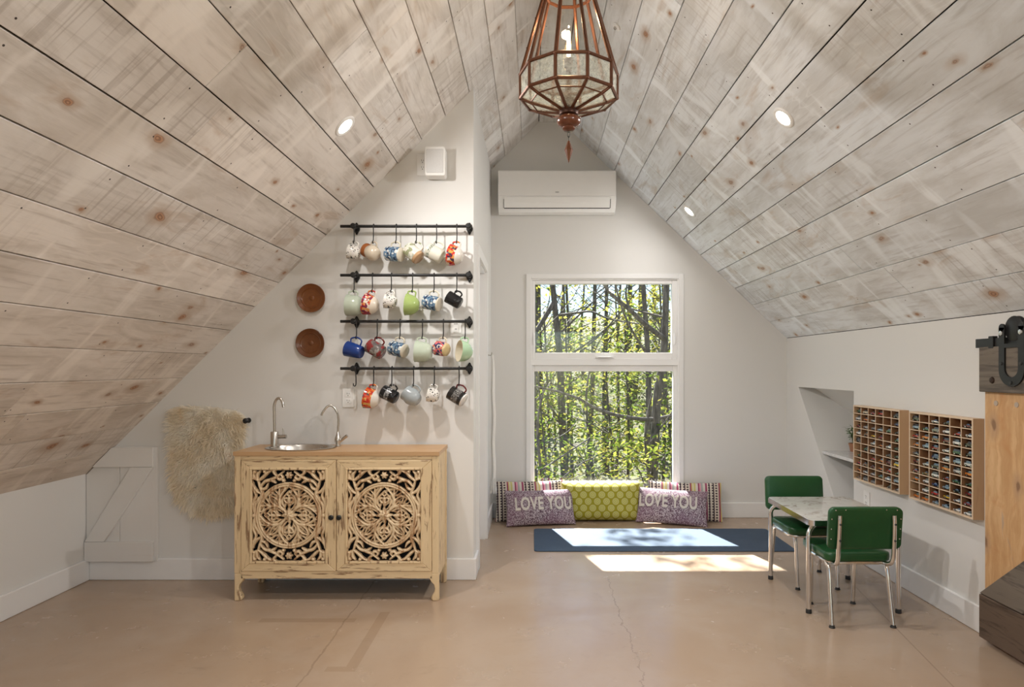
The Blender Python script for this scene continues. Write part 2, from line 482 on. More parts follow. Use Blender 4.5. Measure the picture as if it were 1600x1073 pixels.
# --- ceiling: dark backing with every plank nailed under it
def plank_mat():
    m, nt, bs = new_mat('whitewashed pine plank')
    oi = nd(nt, 'ShaderNodeObjectInfo')
    rnd = oi.outputs['Random']
    raw = nd(nt, 'ShaderNodeTexCoord').outputs['Object']
    shift = nd(nt, 'ShaderNodeCombineXYZ', {0: mth(nt, 'MULTIPLY', rnd, 83.0), 1: mth(nt, 'MULTIPLY', rnd, 47.0), 2: mth(nt, 'MULTIPLY', rnd, 9.0)}).outputs[0]
    v = nd(nt, 'ShaderNodeVectorMath', {0: raw, 1: shift}, operation='ADD').outputs[0]
    g1 = noise(nt, coords(nt, vec=v, scale=(1.6, 22, 1)), 2.0, 6, 0.62, 0.5)
    warp = noise(nt, coords(nt, vec=v, scale=(1.1, 5.5, 1)), 1.3, 2, 0.5)
    rings = mth(nt, 'ABSOLUTE', mth(nt, 'SUBTRACT', mth(nt, 'FRACT', mth(nt, 'MULTIPLY', warp, 13.0)), 0.5))
    rings = sstep(nt, rings, 0.0, 0.16, 1.0, 0.0)
    rings = mth(nt, 'MULTIPLY', rings, sstep(nt, noise(nt, v, 1.4, 2), 0.45, 0.6))
    blot = noise(nt, coords(nt, vec=v, scale=(1.5, 4.2, 1)), 1.5, 5, 0.62, 0.6)
    white = (0.74, 0.735, 0.73)
    col = mixc(nt, sstep(nt, blot, 0.36, 0.66), white, (0.59, 0.57, 0.545))
    patch = sstep(nt, noise(nt, coords(nt, vec=v, scale=(1.7, 5, 1), loc=(3, 7, 0)), 1.2, 4, 0.6, 0.8), 0.56, 0.74)
    col = mixc(nt, mth(nt, 'MULTIPLY', patch, 0.6), col, (0.47, 0.37, 0.285))
    col = mixc(nt, mth(nt, 'MULTIPLY', sstep(nt, g1, 0.5, 0.72), 0.5), col, (0.39, 0.355, 0.325))
    col = mixc(nt, mth(nt, 'MULTIPLY', rings, 0.4), col, (0.76, 0.74, 0.72))
    # rough-sawn marks across the board
    saw = noise(nt, coords(nt, vec=v, scale=(70, 2.2, 1)), 1.0, 2, 0.5)
    sawm = sstep(nt, noise(nt, coords(nt, vec=v, loc=(11, 3, 0)), 0.8, 1), 0.52, 0.66)
    col = mixc(nt, mth(nt, 'MULTIPLY', mth(nt, 'MULTIPLY', sstep(nt, saw, 0.52, 0.66), sawm), 0.42), col, (0.34, 0.30, 0.27))
    # thick wash left in streaks across the board
    wash = noise(nt, coords(nt, vec=v, scale=(3.2, 0.8, 1), loc=(0, 31, 0)), 1.5, 3, 0.6, 0.5)
    col = mixc(nt, mth(nt, 'MULTIPLY', sstep(nt, wash, 0.54, 0.64), 0.7), col, (0.84, 0.84, 0.835))
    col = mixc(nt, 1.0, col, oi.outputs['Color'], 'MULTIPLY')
    # knots
    dist = nd(nt, 'ShaderNodeVectorMath', {0: v, 1: nd(nt, 'ShaderNodeVectorMath', {0: nd(nt, 'ShaderNodeTexNoise', {'Vector': v, 'Scale': 14.0, 'Detail': 2.0}).outputs['Color'], 1: (0.05, 0.03, 0)}, operation='MULTIPLY').outputs[0]}, operation='ADD').outputs[0]
    vor = nd(nt, 'ShaderNodeTexVoronoi', {'Vector': coords(nt, vec=dist, scale=(3.1, 5.2, 0.001)), 'Scale': 1.0, 'Randomness': 0.95}, voronoi_dimensions='2D')
    sel = mth(nt, 'GREATER_THAN', nd(nt, 'ShaderNodeSeparateColor', {0: vor.outputs['Color']}).outputs[0], 0.72)
    szs = nd(nt, 'ShaderNodeSeparateColor', {0: vor.outputs['Color']}).outputs[1]
    kr = mth(nt, 'ADD', mth(nt, 'MULTIPLY', mth(nt, 'MULTIPLY', szs, szs), 0.11), 0.024)
    kd = mth(nt, 'DIVIDE', vor.outputs['Distance'], kr)
    halo = mth(nt, 'MULTIPLY', sstep(nt, kd, 0.8, 2.8, 1.0, 0.0), sel)
    col = mixc(nt, mth(nt, 'MULTIPLY', halo, 0.6), col, (0.40, 0.27, 0.175))
    core = mth(nt, 'MULTIPLY', sstep(nt, kd, 0.55, 1.05, 1.0, 0.0), sel)
    kcol = mixc(nt, sstep(nt, mth(nt, 'SINE', mth(nt, 'MULTIPLY', kd, 14.0)), -0.3, 0.7), (0.24, 0.11, 0.055), (0.46, 0.24, 0.125))
    col = mixc(nt, mth(nt, 'MULTIPLY', core, 0.85), col, kcol)
    vor2 = nd(nt, 'ShaderNodeTexVoronoi', {'Vector': coords(nt, vec=dist, scale=(2.3, 4.4, 0.001), loc=(5.3, 2.7, 0)), 'Scale': 1.0, 'Randomness': 1.0}, voronoi_dimensions='2D')
    sel2 = mth(nt, 'GREATER_THAN', nd(nt, 'ShaderNodeSeparateColor', {0: vor2.outputs['Color']}).outputs[0], 0.74)
    kd2 = mth(nt, 'DIVIDE', vor2.outputs['Distance'], mth(nt, 'ADD', mth(nt, 'MULTIPLY', nd(nt, 'ShaderNodeSeparateColor', {0: vor2.outputs['Color']}).outputs[2], 0.06), 0.022))
    col = mixc(nt, mth(nt, 'MULTIPLY', mth(nt, 'MULTIPLY', sstep(nt, kd2, 0.7, 3.2, 1.0, 0.0), sel2), 0.45), col, (0.42, 0.31, 0.22))
    kc2 = mixc(nt, sstep(nt, mth(nt, 'SINE', mth(nt, 'MULTIPLY', kd2, 12.0)), -0.3, 0.7), (0.2, 0.1, 0.06), (0.42, 0.25, 0.145))
    col = mixc(nt, mth(nt, 'MULTIPLY', mth(nt, 'MULTIPLY', sstep(nt, kd2, 0.5, 1.1, 1.0, 0.0), sel2), 0.7), col, kc2)
    # nail heads on the rafters
    sp = nd(nt, 'ShaderNodeSeparateXYZ', {0: raw})
    nx = mth(nt, 'SUBTRACT', mth(nt, 'FRACT', mth(nt, 'ADD', mth(nt, 'MULTIPLY', sp.outputs[0], 1 / 0.61), mth(nt, 'MULTIPLY', rnd, 7.0))), 0.5)
    nx = mth(nt, 'MULTIPLY', nx, 0.61)
    ny = mth(nt, 'SUBTRACT', mth(nt, 'ABSOLUTE', sp.outputs[1]), 0.066)
    nx = mth(nt, 'ADD', nx, mth(nt, 'MULTIPLY', sp.outputs[1], 0.12))
    nr = mth(nt, 'SQRT', mth(nt, 'ADD', mth(nt, 'MULTIPLY', nx, nx), mth(nt, 'MULTIPLY', ny, ny)))
    col = mixc(nt, mth(nt, 'LESS_THAN', nr, 0.0034), col, (0.05, 0.04, 0.035))
    sock(nt, bs.inputs['Base Color'], col)
    bs.inputs['Roughness'].default_value = 0.7
    bump(nt, bs, mth(nt, 'ADD', g1, mth(nt, 'MULTIPLY', saw, sawm)), 0.18, 0.004)
    return m
M['plank'] = plank_mat()
M['backing'] = plain('dark roof boarding', (0.035, 0.03, 0.027), 0.9)

TH = 0.018
C = MB()
n2 = Vector((-1, 0, 1)).normalized()
def shell(ax, az, bx, bz, nx, nz):
    p = [(ax + nx * TH, az + nz * TH), (bx + nx * TH, bz + nz * TH), (bx + nx * 0.09, bz + nz * 0.09), (ax + nx * 0.09, az + nz * 0.09)]
    C.prism(p, YF - 0.15, YB + 0.18)
ext = 0.35
shell(XL - ext, ZL - ext, RX0 + 0.02, RZ + 0.02, -0.70711, 0.70711)
nr_ = Vector((SR, 0, 1)).normalized()
shell(XR + ext * 2.6, ZR - ext * 2.6 * SR, RX1 - 0.02, RZ + 0.02 * SR, nr_.x, nr_.z)
C.prism([(RX0 - 0.1, RZ + TH), (RX1 + 0.1, RZ + TH), (RX1 + 0.1, RZ + 0.1), (RX0 - 0.1, RZ + 0.1)], YF - 0.15, YB + 0.18)
ceil = tag(C.build('ceiling', M['backing']), 'vaulted ceiling of whitewashed pine planks', kind='structure')

def plank(L, w, mw):
    """one board: face at z=0 with eased edges"""
    b = MB(); e = 0.0015
    x, y = L / 2, w / 2
    vs = [(-x, -y, -TH), (x, -y, -TH), (x, y, -TH), (-x, y, -TH),
          (-x, -y, -e), (x, -y, -e), (x, y, -e), (-x, y, -e),
          (-x + e, -y + e, 0), (x - e, -y + e, 0), (x - e, y - e, 0), (-x + e, y - e, 0)]
    fs = [(0, 3, 2, 1), (8, 9, 10, 11)]
    for k in range(4):
        l = (k + 1) % 4
        fs += [(k, l, 4 + l, 4 + k), (4 + k, 4 + l, 8 + l, 8 + k)]
    b.add(vs, fs)
    return b.mesh('plank', M['plank'])

def lay_row(org, dvec, nvec, s, w, yend, warm, first):
    """boards of one row, end to end along the room"""
    y = YF - random.uniform(0, 1.2)
    cuts = []
    while y < yend:
        L = random.choice((1.83, 2.44, 2.44, 3.05, 3.66))
        y0, y1 = max(y, YF), min(y + L, yend)
        if y1 - y0 > 0.25 or not cuts: cuts.append((y0, y1))
        else: cuts[-1] = (cuts[-1][0], y1)
        y += L
    for k, (y0, y1) in enumerate(cuts):
        gap = random.uniform(0.003, 0.0065)
        o = link('plank', plank(y1 - y0 - 0.0022, w - gap, 0), ceil)
        c = Vector(org) + Vector(dvec) * (s + w / 2) - Vector(nvec) * random.uniform(0, 0.0025)
        xax = Vector((0, 1 if first else -1, 0))
        m3 = Matrix((xax, Vector(dvec), Vector(nvec))).transposed().to_4x4()
        m3.translation = Vector((c.x, (y0 + y1) / 2, c.z))
        o.matrix_local = m3
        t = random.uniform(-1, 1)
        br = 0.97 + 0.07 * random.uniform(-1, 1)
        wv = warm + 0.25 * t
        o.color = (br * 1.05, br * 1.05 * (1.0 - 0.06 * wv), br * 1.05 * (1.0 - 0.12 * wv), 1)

PW_ = 0.2043
dl = Vector((1, 0, 1)).normalized(); nl = Vector((1, 0, -1)).normalized()
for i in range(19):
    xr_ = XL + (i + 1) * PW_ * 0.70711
    # rows tint warmer towards the eave, nearer neutral at the ridge
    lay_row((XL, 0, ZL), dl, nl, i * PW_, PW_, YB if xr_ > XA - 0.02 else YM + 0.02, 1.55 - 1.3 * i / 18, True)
lenR = math.hypot(XR - RX1, RZ - ZR)
drr = Vector((-(XR - RX1), 0, RZ - ZR)).normalized(); nrr = Vector((-SR, 0, -1)).normalized()
PR_ = lenR / 13
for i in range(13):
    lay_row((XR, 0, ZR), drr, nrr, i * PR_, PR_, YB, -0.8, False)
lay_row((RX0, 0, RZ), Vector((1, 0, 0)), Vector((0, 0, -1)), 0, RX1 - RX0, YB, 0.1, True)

# --- window_1: fixed lower light below an awning sash
win = bpy.data.objects.new('window_1', None); COL.objects.link(win)
tag(win, 'tall white gable window, opening sash above a fixed pane', kind='structure')
win.location = (0, YB, 0)
def ring(b, ox0, ox1, oz0, oz1, ix0, ix1, iz0, iz1, y0, y1, m=0):
    b.box(ox0, ix0, y0, y1, oz0, oz1, m); b.box(ix1, ox1, y0, y1, oz0, oz1, m)
    b.box(ix0, ix1, y0, y1, oz0, iz0, m); b.box(ix0, ix1, y0, y1, iz1, oz1, m)
b = MB(); ring(b, -0.066, 1.284, 0.105, 2.086, -0.022, 1.242, 0.155, 2.046, -0.014, 0.0)
b.build('window_casing', M['trim'], win, bevel=0.003)
b = MB(); ring(b, WX0, WX1, WZ0, WZ1, -0.012, 1.232, 0.165, 2.035, 0.0, 0.12)
b.box(-0.012, 1.232, 0.0, 0.12, 1.305, 1.355)
b.build('window_frame', M['vinyl'], win)
b = MB(); ring(b, -0.012, 1.232, 1.355, 2.035, 0.012, 1.187, 1.413, 2.003, 0.012, 0.07)
sash = b.build('upper_sash', M['vinyl'], win, bevel=0.003)
MB().box(0.008, 1.191, 0.04, 0.046, 1.409, 2.007).build('pane', M['pane'], sash)
b = MB(); ring(b, -0.012, 1.232, 0.165, 1.305, 0.006, 1.2, 0.2, 1.252, 0.02, 0.07)
low = b.build('lower_frame', M['vinyl'], win, bevel=0.003)
MB().box(0.002, 1.204, 0.045, 0.051, 0.196, 1.256).build('pane', M['pane'], low)
b = MB(); b.box(0.53, 0.69, 0.0, 0.014, 1.366, 1.384); b.box(0.55, 0.67, -0.02, 0.002, 1.372, 1.38)
b.build('crank_handle', M['vinyl'], sash, bevel=0.003)
for xx in (0.0 - 0.002, 1.209):
    b = MB(); b.box(xx - 0.006, xx + 0.008, 0.0, 0.014, 1.48, 1.58); b.box(xx - 0.003, xx + 0.005, -0.014, 0.0, 1.5, 1.55)
    b.build('sash_lock', M['vinyl'], sash, bevel=0.002)

# --- added_window is unseen, added to bring in more daylight
win2 = bpy.data.objects.new('added_window', None); COL.objects.link(win2)
tag(win2, 'added wide white window in the unseen gable, bringing in daylight', kind='structure')
win2.location = (0, YF, 0)
b = MB(); ring(b, BWX0, BWX1, BWZ0, BWZ1, BWX0 + 0.05, BWX1 - 0.05, BWZ0 + 0.05, BWZ1 - 0.05, -0.12, 0.0)
b.box(0.125, 0.175, -0.12, 0, BWZ0 + 0.05, BWZ1 - 0.05)
b.build('window_frame', M['vinyl'], win2)
for a0, a1 in ((BWX0 + 0.05, 0.125), (0.175, BWX1 - 0.05)):
    MB().box(a0, a1, -0.07, -0.064, BWZ0 + 0.05, BWZ1 - 0.05).build('pane', M['pane'], win2)

# --- door_1 and its casing on the alcove side wall
d = tag(MB().box(XA - 0.085, XA - 0.045, DY0 + 0.012, DY1 - 0.012, 0.006, DZ - 0.012).build('door_1', M['trim']), 'white flush door in the alcove side wall', kind='structure')
b = MB()
b.box(XA, XA + 0.018, DY0 - 0.07, DY0, 0, DZ + 0.07); b.box(XA, XA + 0.018, DY1, DY1 + 0.07, 0, DZ + 0.07)
b.box(XA, XA + 0.018, DY0, DY1, DZ, DZ + 0.07)
b.box(XA - 0.12, XA, DY0, DY0 + 0.012, 0, DZ); b.box(XA - 0.12, XA, DY1 - 0.012, DY1, 0, DZ); b.box(XA - 0.12, XA, DY0 + 0.012, DY1 - 0.012, DZ - 0.012, DZ)
tag(b.build('trim_1', M['trim']), 'white door casing beside the partition', kind='structure')
# ------------------------------------------------------------------ carved cabinet with sink
M['cab_h'] = streaked('distressed cream wood, grain across', (0.66, 0.485, 0.27), (0.19, 0.09, 0.04), (0.8, 0.64, 0.41), 'x', 1.9, 0.8, 0.5, 0.54, 0.62, 0.25)
M['cab_v'] = streaked('distressed cream wood, grain upright', (0.66, 0.485, 0.27), (0.19, 0.09, 0.04), (0.8, 0.64, 0.41), 'z', 1.9, 0.8, 0.5, 0.54, 0.62, 0.25)
M['cab_top'] = streaked('honey wood top', (0.50, 0.305, 0.15), (0.3, 0.15, 0.06), (0.58, 0.37, 0.2), 'x', 0.7, 0.5, 0.4)
M['cab_carve'] = streaked('carved cream wood', (0.62, 0.44, 0.25), (0.32, 0.145, 0.05), (0.8, 0.65, 0.44), 'z', 1.3, 0.8, 0.5, 0.5, 0.62, 0.1)
M['cab_shade'] = plain('near-black cabinet shade', (0.012, 0.011, 0.012), 0.8)

CX0, CX1, CY0, CY1 = -1.648, -0.523, 3.521, 3.856
CTOP, CBOT = 0.8205, 0.1216
ccx = (CX0 + CX1) / 2
cab = empty('carved_cabinet', (ccx, CY0, 0), 'cream distressed cabinet with two carved openwork doors under the sink', 'cabinet')
HW = (CX1 - CX0) / 2
CD = CY1 - CY0
# coordinates below are relative to the cabinet: x from the middle, y back from its front
sink_c = (-1.341 - ccx, 0.168)
SRX, SRY = 0.186, 0.140
def top_with_hole():
    b = MB()
    N_ = 48
    x0, x1, y0, y1 = -HW - 0.004, HW + 0.004, -0.006, CD
    angs = sorted([2 * PI * k / N_ for k in range(N_)] + [math.atan2(y - sink_c[1], x - sink_c[0]) % (2 * PI) for x in (x0, x1) for y in (y0, y1)])
    inn, out = [], []
    for a in angs:
        ca, sa = math.cos(a), math.sin(a)
        ts = []
        if ca > 1e-9: ts.append((x1 - sink_c[0]) / ca)
        if ca < -1e-9: ts.append((x0 - sink_c[0]) / ca)
        if sa > 1e-9: ts.append((y1 - sink_c[1]) / sa)
        if sa < -1e-9: ts.append((y0 - sink_c[1]) / sa)
        t = min(ts)
        out.append((sink_c[0] + ca * t, sink_c[1] + sa * t))
        inn.append((sink_c[0] + SRX * 0.95 * ca, sink_c[1] + SRY * 0.95 * sa))
    n = len(angs)
    za, zb_ = CTOP - 0.022, CTOP
    vs = [(p[0], p[1], z) for z in (zb_, za) for L in (inn, out) for p in L]
    fs = []
    for k in range(n):
        l = (k + 1) % n
        fs += [(k, l, n + l, n + k), (2 * n + k, 3 * n + k, 3 * n + l, 2 * n + l), (n + k, n + l, 3 * n + l, 3 * n + k), (k, 2 * n + k, 2 * n + l, l)]
    return b.add(vs, fs)
top_with_hole().build('top', M['cab_top'], cab)
zt = CTOP - 0.022
for sx in (-1, 1):
    xs = sorted((sx * (HW - 0.004), sx * (HW - 0.018)))
    MB().box(xs[0], xs[1], 0.03, CD - 0.03, CBOT, zt).build('side_panel', M['cab_v'], cab)
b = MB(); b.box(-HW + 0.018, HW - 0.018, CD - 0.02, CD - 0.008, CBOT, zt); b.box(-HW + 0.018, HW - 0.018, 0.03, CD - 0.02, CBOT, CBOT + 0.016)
b.box(-HW + 0.018, HW - 0.018, 0.04, 0.044, CBOT + 0.016, zt)  # near-black sheet that paints the shade seen through the openwork
b.build('inside', M['cab_shade'], cab)
# face frame: stiles run down into the feet
def leg_poly(sx):
    p = [(0, 0.0), (0.036, 0.0), (0.043, 0.012), (0.037, 0.028), (0.026, 0.045), (0.021, 0.065), (0.027, 0.088), (0.042, 0.104), (0.052, CBOT), (0.04, CBOT + 0.03), (0, CBOT + 0.03)]
    return [(sx * (HW - x), z) for x, z in p]
for sx in (-1, 1):
    MB().prism(leg_poly(sx), 0.0, 0.038).build('leg', M['cab_v'], cab, bevel=0.004)
    b = MB(); b.prism([(sx * (HW - 0.0), 0), (sx * (HW - 0.034), 0), (sx * (HW - 0.034), CBOT + 0.02), (sx * HW, CBOT + 0.02)], CD - 0.036, CD)
    b.build('leg', M['cab_v'], cab, bevel=0.004)
    xs = sorted((sx * HW, sx * (HW - 0.037)))
    MB().box(xs[0], xs[1], 0.0, 0.032, CBOT + 0.03, zt).build('stile', M['cab_v'], cab, bevel=0.002)
    xs = sorted((sx * HW, sx * (HW - 0.018)))
    MB().box(xs[0], xs[1], CD - 0.036, CD, CBOT + 0.02, zt).build('stile', M['cab_v'], cab, bevel=0.002)
MB().box(-HW + 0.037, HW - 0.037, 0.0, 0.032, 0.776, zt).build('top_rail', M['cab_h'], cab, bevel=0.002)
MB().box(-HW + 0.037, HW - 0.037, 0.0, 0.032, CBOT, 0.162).build('bottom_rail', M['cab_h'], cab, bevel=0.002)

# carved openwork: ribbons of leaf scroll drawn into a height field, holes cut right through
PWD, PHT = 0.408, 0.507
def carved_mesh():
    st = 0.0022
    nx, nz = int(PWD / st), int(PHT / st)
    xs = (np.arange(nx) + 0.5) * st - PWD / 2
    zs = (np.arange(nz) + 0.5) * st - PHT / 2
    GX, GZ = np.meshgrid(xs, zs)
    AX, AZ = np.abs(GX), np.abs(GZ)
    H = np.full(GX.shape, -1.0)
    def ribbon(pts, w0, w1, h=1.0, n=10, sym=True):
        """curve of tapering width in the first quadrant, mirrored into all four"""
        pp = catmull([(p[0], p[1], 0) for p in pts], n)
        L = len(pp)
        for i in range(L - 1):
            a, c = pp[i], pp[i + 1]
            dx, dz = c.x - a.x, c.y - a.y
            l2 = dx * dx + dz * dz + 1e-12
            t = np.clip(((AX - a.x) * dx + (AZ - a.y) * dz) / l2, 0, 1)
            d = np.hypot(AX - a.x - t * dx, AZ - a.y - t * dz)
            s_ = (i + t) / (L - 1)
            w = w0 * (1 - s_) + w1 * s_
            w = w * (0.55 + 0.9 * np.sin(PI * np.clip(s_ * 0.85 + 0.12, 0, 1))) 
            q = 1 - (d / np.maximum(w, 1e-5)) ** 2
            np.maximum(H, np.where(q > 0, h * np.sqrt(np.maximum(q, 0)), -1), out=H)
    R = 0.171
    rr = np.hypot(GX, GZ)
    th = np.arctan2(GZ, GX)
    # ring
    for r0, w in ((R - 0.006, 0.0075), (R + 0.006, 0.006)):
        q = 1 - ((rr - r0) / w) ** 2
        np.maximum(H, np.where(q > 0, 1.05 * np.sqrt(np.maximum(q, 0)), -1), out=H)
    # rosette
    for rad, k, hh, ph in ((0.043, 8, 0.9, 0.0), (0.029, 6, 1.25, 0.3), (0.013, 5, 1.6, 0.0)):
        e = rad * (0.82 + 0.18 * np.cos(k * (th + ph)))
        q = 1 - (rr / e) ** 2
        np.maximum(H, np.where(q > 0, hh * (0.5 + 0.5 * np.sqrt(np.maximum(q, 0))) * (0.82 + 0.18 * np.cos(k * (th + ph))), -1), out=H)
    def pol(r, deg): return (r * R * math.cos(math.radians(deg)), r * R * math.sin(math.radians(deg)))
    mirror = lambda pts: [(p[1], p[0]) for p in pts]
    def both(pts, w0, w1, h=1.0):
        ribbon(pts, w0, w1, h); ribbon(mirror(pts), w0, w1, h)
    W_ = 0.0058
    # onion-shaped petals on the four axes, with smaller curls nested in them
    both([pol(0.25, 47), pol(0.46, 50), pol(0.62, 60), pol(0.76, 75), pol(0.93, 89)], W_ * 1.1, W_ * 0.8)
    both([pol(0.3, 62), pol(0.46, 62), pol(0.6, 72), pol(0.74, 88)], W_ * 0.9, W_ * 0.7, 0.8)
    both([pol(0.38, 90), pol(0.46, 76), pol(0.56, 76), pol(0.55, 86), pol(0.49, 85)], W_ * 0.8, W_ * 0.7, 0.9)
    both([pol(0.28, 90), pol(0.4, 88), pol(0.64, 90)], W_ * 0.7, W_ * 0.9, 0.9)
    both([pol(0.62, 90), pol(0.7, 84), pol(0.8, 90)], W_ * 0.7, W_ * 0.5, 0.8)
    # diagonal leaves
    ribbon([pol(0.3, 45), pol(0.5, 45), pol(0.84, 45)], W_ * 0.6, W_ * 0.6, 0.8)
    both([pol(0.36, 45), pol(0.55, 37), pol(0.72, 38), pol(0.9, 45)], W_ * 0.8, W_ * 0.7)
    both([pol(0.42, 40), pol(0.58, 30), pol(0.74, 26), pol(0.93, 29)], W_ * 0.9, W_ * 0.6)
    both([pol(0.62, 27), pol(0.74, 18), pol(0.84, 9), pol(0.94, 8)], W_ * 0.9, W_ * 0.6)
    both([pol(0.74, 24), pol(0.84, 22), pol(0.95, 18)], W_ * 0.7, W_ * 0.6, 0.9)
    both([pol(0.76, 33), pol(0.87, 36), pol(0.95, 38)], W_ * 0.7, W_ * 0.6, 0.9)
    both([pol(0.85, 14), pol(0.89, 4), pol(0.93, 0)], W_ * 0.7, W_ * 0.6, 0.8)
    # corner scrolls outside the ring
    x1, z1 = PWD / 2, PHT / 2
    g = W_ * 1.15
    ribbon([(x1 - 0.016, 0.01), (x1 - 0.02, 0.06), (x1 - 0.055, 0.115), (x1 - 0.042, 0.165), (x1 - 0.03, 0.2)], g, g)
    ribbon([(x1 - 0.012, 0.02), (x1 - 0.008, 0.07), (x1 - 0.022, 0.11), (x1 - 0.004, 0.15)], g, g * 0.8)
    ribbon([(x1 - 0.05, 0.12), (x1 - 0.026, 0.135), (x1 - 0.008, 0.16), (x1 - 0.006, 0.18)], g, g * 0.9)
    ribbon([(x1 - 0.045, 0.155), (x1 - 0.07, 0.185), (x1 - 0.1, 0.195), (x1 - 0.14, 0.215), (0.03, z1 - 0.012)], g, g)
    ribbon([(x1 - 0.05, 0.14), (x1 - 0.075, 0.15), (x1 - 0.088, 0.175)], g, g * 0.8)
    ribbon([(x1 - 0.035, 0.19), (x1 - 0.06, 0.21), (x1 - 0.085, 0.235), (x1 - 0.11, 0.247)], g, g)
    ribbon([(x1 - 0.03, 0.2), (x1 - 0.03, 0.225), (x1 - 0.045, 0.243)], g, g)
    ribbon([(x1 - 0.03, 0.195), (x1 - 0.012, 0.21), (x1 - 0.01, 0.243)], g, g)
    ribbon([(x1 - 0.1, 0.197), (x1 - 0.118, 0.188), (x1 - 0.132, 0.178)], g, g * 0.8)
    ribbon([(0.07, z1 - 0.03), (0.055, z1 - 0.055), (0.035, z1 - 0.045), (0.045, z1 - 0.028)], g, g * 0.8)
    ribbon([(0.075, z1 - 0.03), (0.085, z1 - 0.01), (0.07, z1 - 0.004)], g, g)
    ribbon([(x1 - 0.006, 0.05), (x1 - 0.03, 0.075), (x1 - 0.035, 0.1)], g * 0.7, g * 0.7)
    # small flowers at the middles of the edges, dots in the corners
    for fx, fz, fr in ((0, z1 - 0.032, 0.021), (x1 - 0.013, 0, 0.014), (x1 - 0.016, z1 - 0.014, 0.012), (x1 - 0.07, z1 - 0.012, 0.011), (0.03, z1 - 0.062, 0.011), (x1 - 0.01, z1 - 0.05, 0.009)):
        d = np.hypot(AX - fx, AZ - fz)
        a = np.arctan2(AZ - fz, AX - fx)
        q = 1 - (d / (fr * (0.84 + 0.16 * np.cos(6 * a)))) ** 2
        np.maximum(H, np.where(q > 0, 0.5 + 0.7 * np.sqrt(np.maximum(q, 0)), -1), out=H)
    edge = np.minimum(PWD / 2 - AX, PHT / 2 - AZ)
    H = np.where(edge < 0.004, np.maximum(H, 0.35), H)
    # a few shallow webs stay between the ribbons inside the ring, as the carver left them
    inside = (rr < R - 0.01) & (H < 0) & (np.sin(th * 12 + rr * 160) > 0.35)
    H = np.where(inside, 0.12, H)
    mask = H > 0
    K = -np.ones(((nz + 1), (nx + 1)), dtype=int)
    hv = np.zeros((nz + 1, nx + 1)); cnt = np.zeros((nz + 1, nx + 1))
    for a in (0, 1):
        for c in (0, 1):
            hv[a:a + nz, c:c + nx] += np.where(mask, H, 0); cnt[a:a + nz, c:c + nx] += mask
    hv = np.where(cnt > 0, hv / np.maximum(cnt, 1), 0)
    hv = np.where((cnt > 0) & (cnt < 4), hv * 0.35, hv)
    verts, faces = [], []
    used = cnt > 0
    K[used] = np.arange(used.sum())
    iz, ix = np.nonzero(used)
    vx = ix * st - PWD / 2; vz = iz * st - PHT / 2
    front = np.stack([vx, -0.014 * hv[used], vz], 1)
    nv = len(front)
    back = np.stack([vx, np.full(nv, 0.006), vz], 1)
    cz, cx = np.nonzero(mask)
    a, b_, c, d = K[cz, cx], K[cz, cx + 1], K[cz + 1, cx + 1], K[cz + 1, cx]
    faces = np.stack([a, b_, c, d], 1).tolist()
    pm = np.pad(mask, 1)
    for (oz, ox), (e0, e1) in {(0, -1): (3, 0), (0, 1): (1, 2), (-1, 0): (0, 1), (1, 0): (2, 3)}.items():
        nbm = pm[1 + oz:1 + oz + nz, 1 + ox:1 + ox + nx]
        zz, xx = np.nonzero(mask & ~nbm)
        quad = np.stack([K[zz, xx], K[zz, xx + 1], K[zz + 1, xx + 1], K[zz + 1, xx]], 1)
        p, q = quad[:, e0], quad[:, e1]
        faces += np.stack([q, p, p + nv, q + nv], 1).tolist()
    me = bpy.data.meshes.new('carved_panel')
    me.from_pydata(np.concatenate([front, back]).tolist(), [], faces)
    me.materials.append(M['cab_carve'])
    me.polygons.foreach_set('use_smooth', [True] * len(me.polygons))
    me.set_sharp_from_angle(angle=math.radians(60))
    return me
carve = carved_mesh()
DZ0, DZ1 = 0.1638, 0.7745
for sx, dx0, dx1 in ((-1, -HW + 0.039, -0.0015), (1, 0.0015, HW - 0.039)):
    dm = (dx0 + dx1) / 2
    hw, hh = (dx1 - dx0) / 2, (DZ1 - DZ0) / 2
    door = bpy.data.objects.new('door', None); COL.objects.link(door); door.parent = cab
    door.location = (dm, 0.0, (DZ0 + DZ1) / 2)
    ix, iz = PWD / 2 - 0.002, PHT / 2 - 0.002
    # four mitred frame members
    outer = [(-hw, -hh), (hw, -hh), (hw, hh), (-hw, hh)]
    inner = [(-ix, -iz), (ix, -iz), (ix, iz), (-ix, iz)]
    for k in range(4):
        l = (k + 1) % 4
        MB().prism([outer[k], outer[l], inner[l], inner[k]], -0.004, 0.022).build('frame_rail' if k % 2 == 0 else 'frame_stile', M['cab_h'] if k % 2 == 0 else M['cab_v'], door, bevel=0.0025)
    b = MB(); ring(b, -ix - 0.012, ix + 0.012, -iz - 0.012, iz + 0.012, -ix + 0.001, ix - 0.001, -iz + 0.001, iz - 0.001, -0.0075, 0.0)
    b.build('moulding', M['cab_v'], door, bevel=0.003)
    link('carved_panel', carve, door, (0, 0.008, 0))
    kb = MB().lathe([(0, 0), (0.006, 0), (0.005, 0.012), (0.013, 0.018), (0.0145, 0.026), (0.009, 0.032), (0, 0.033)], 16, 0, Matrix.Rotation(PI / 2, 4, 'X'))
    tag(kb.build('knob', M['black_iron'], door, (-sx * (hw - 0.02), -0.004, -0.005), smooth=40), 'round black door knob')

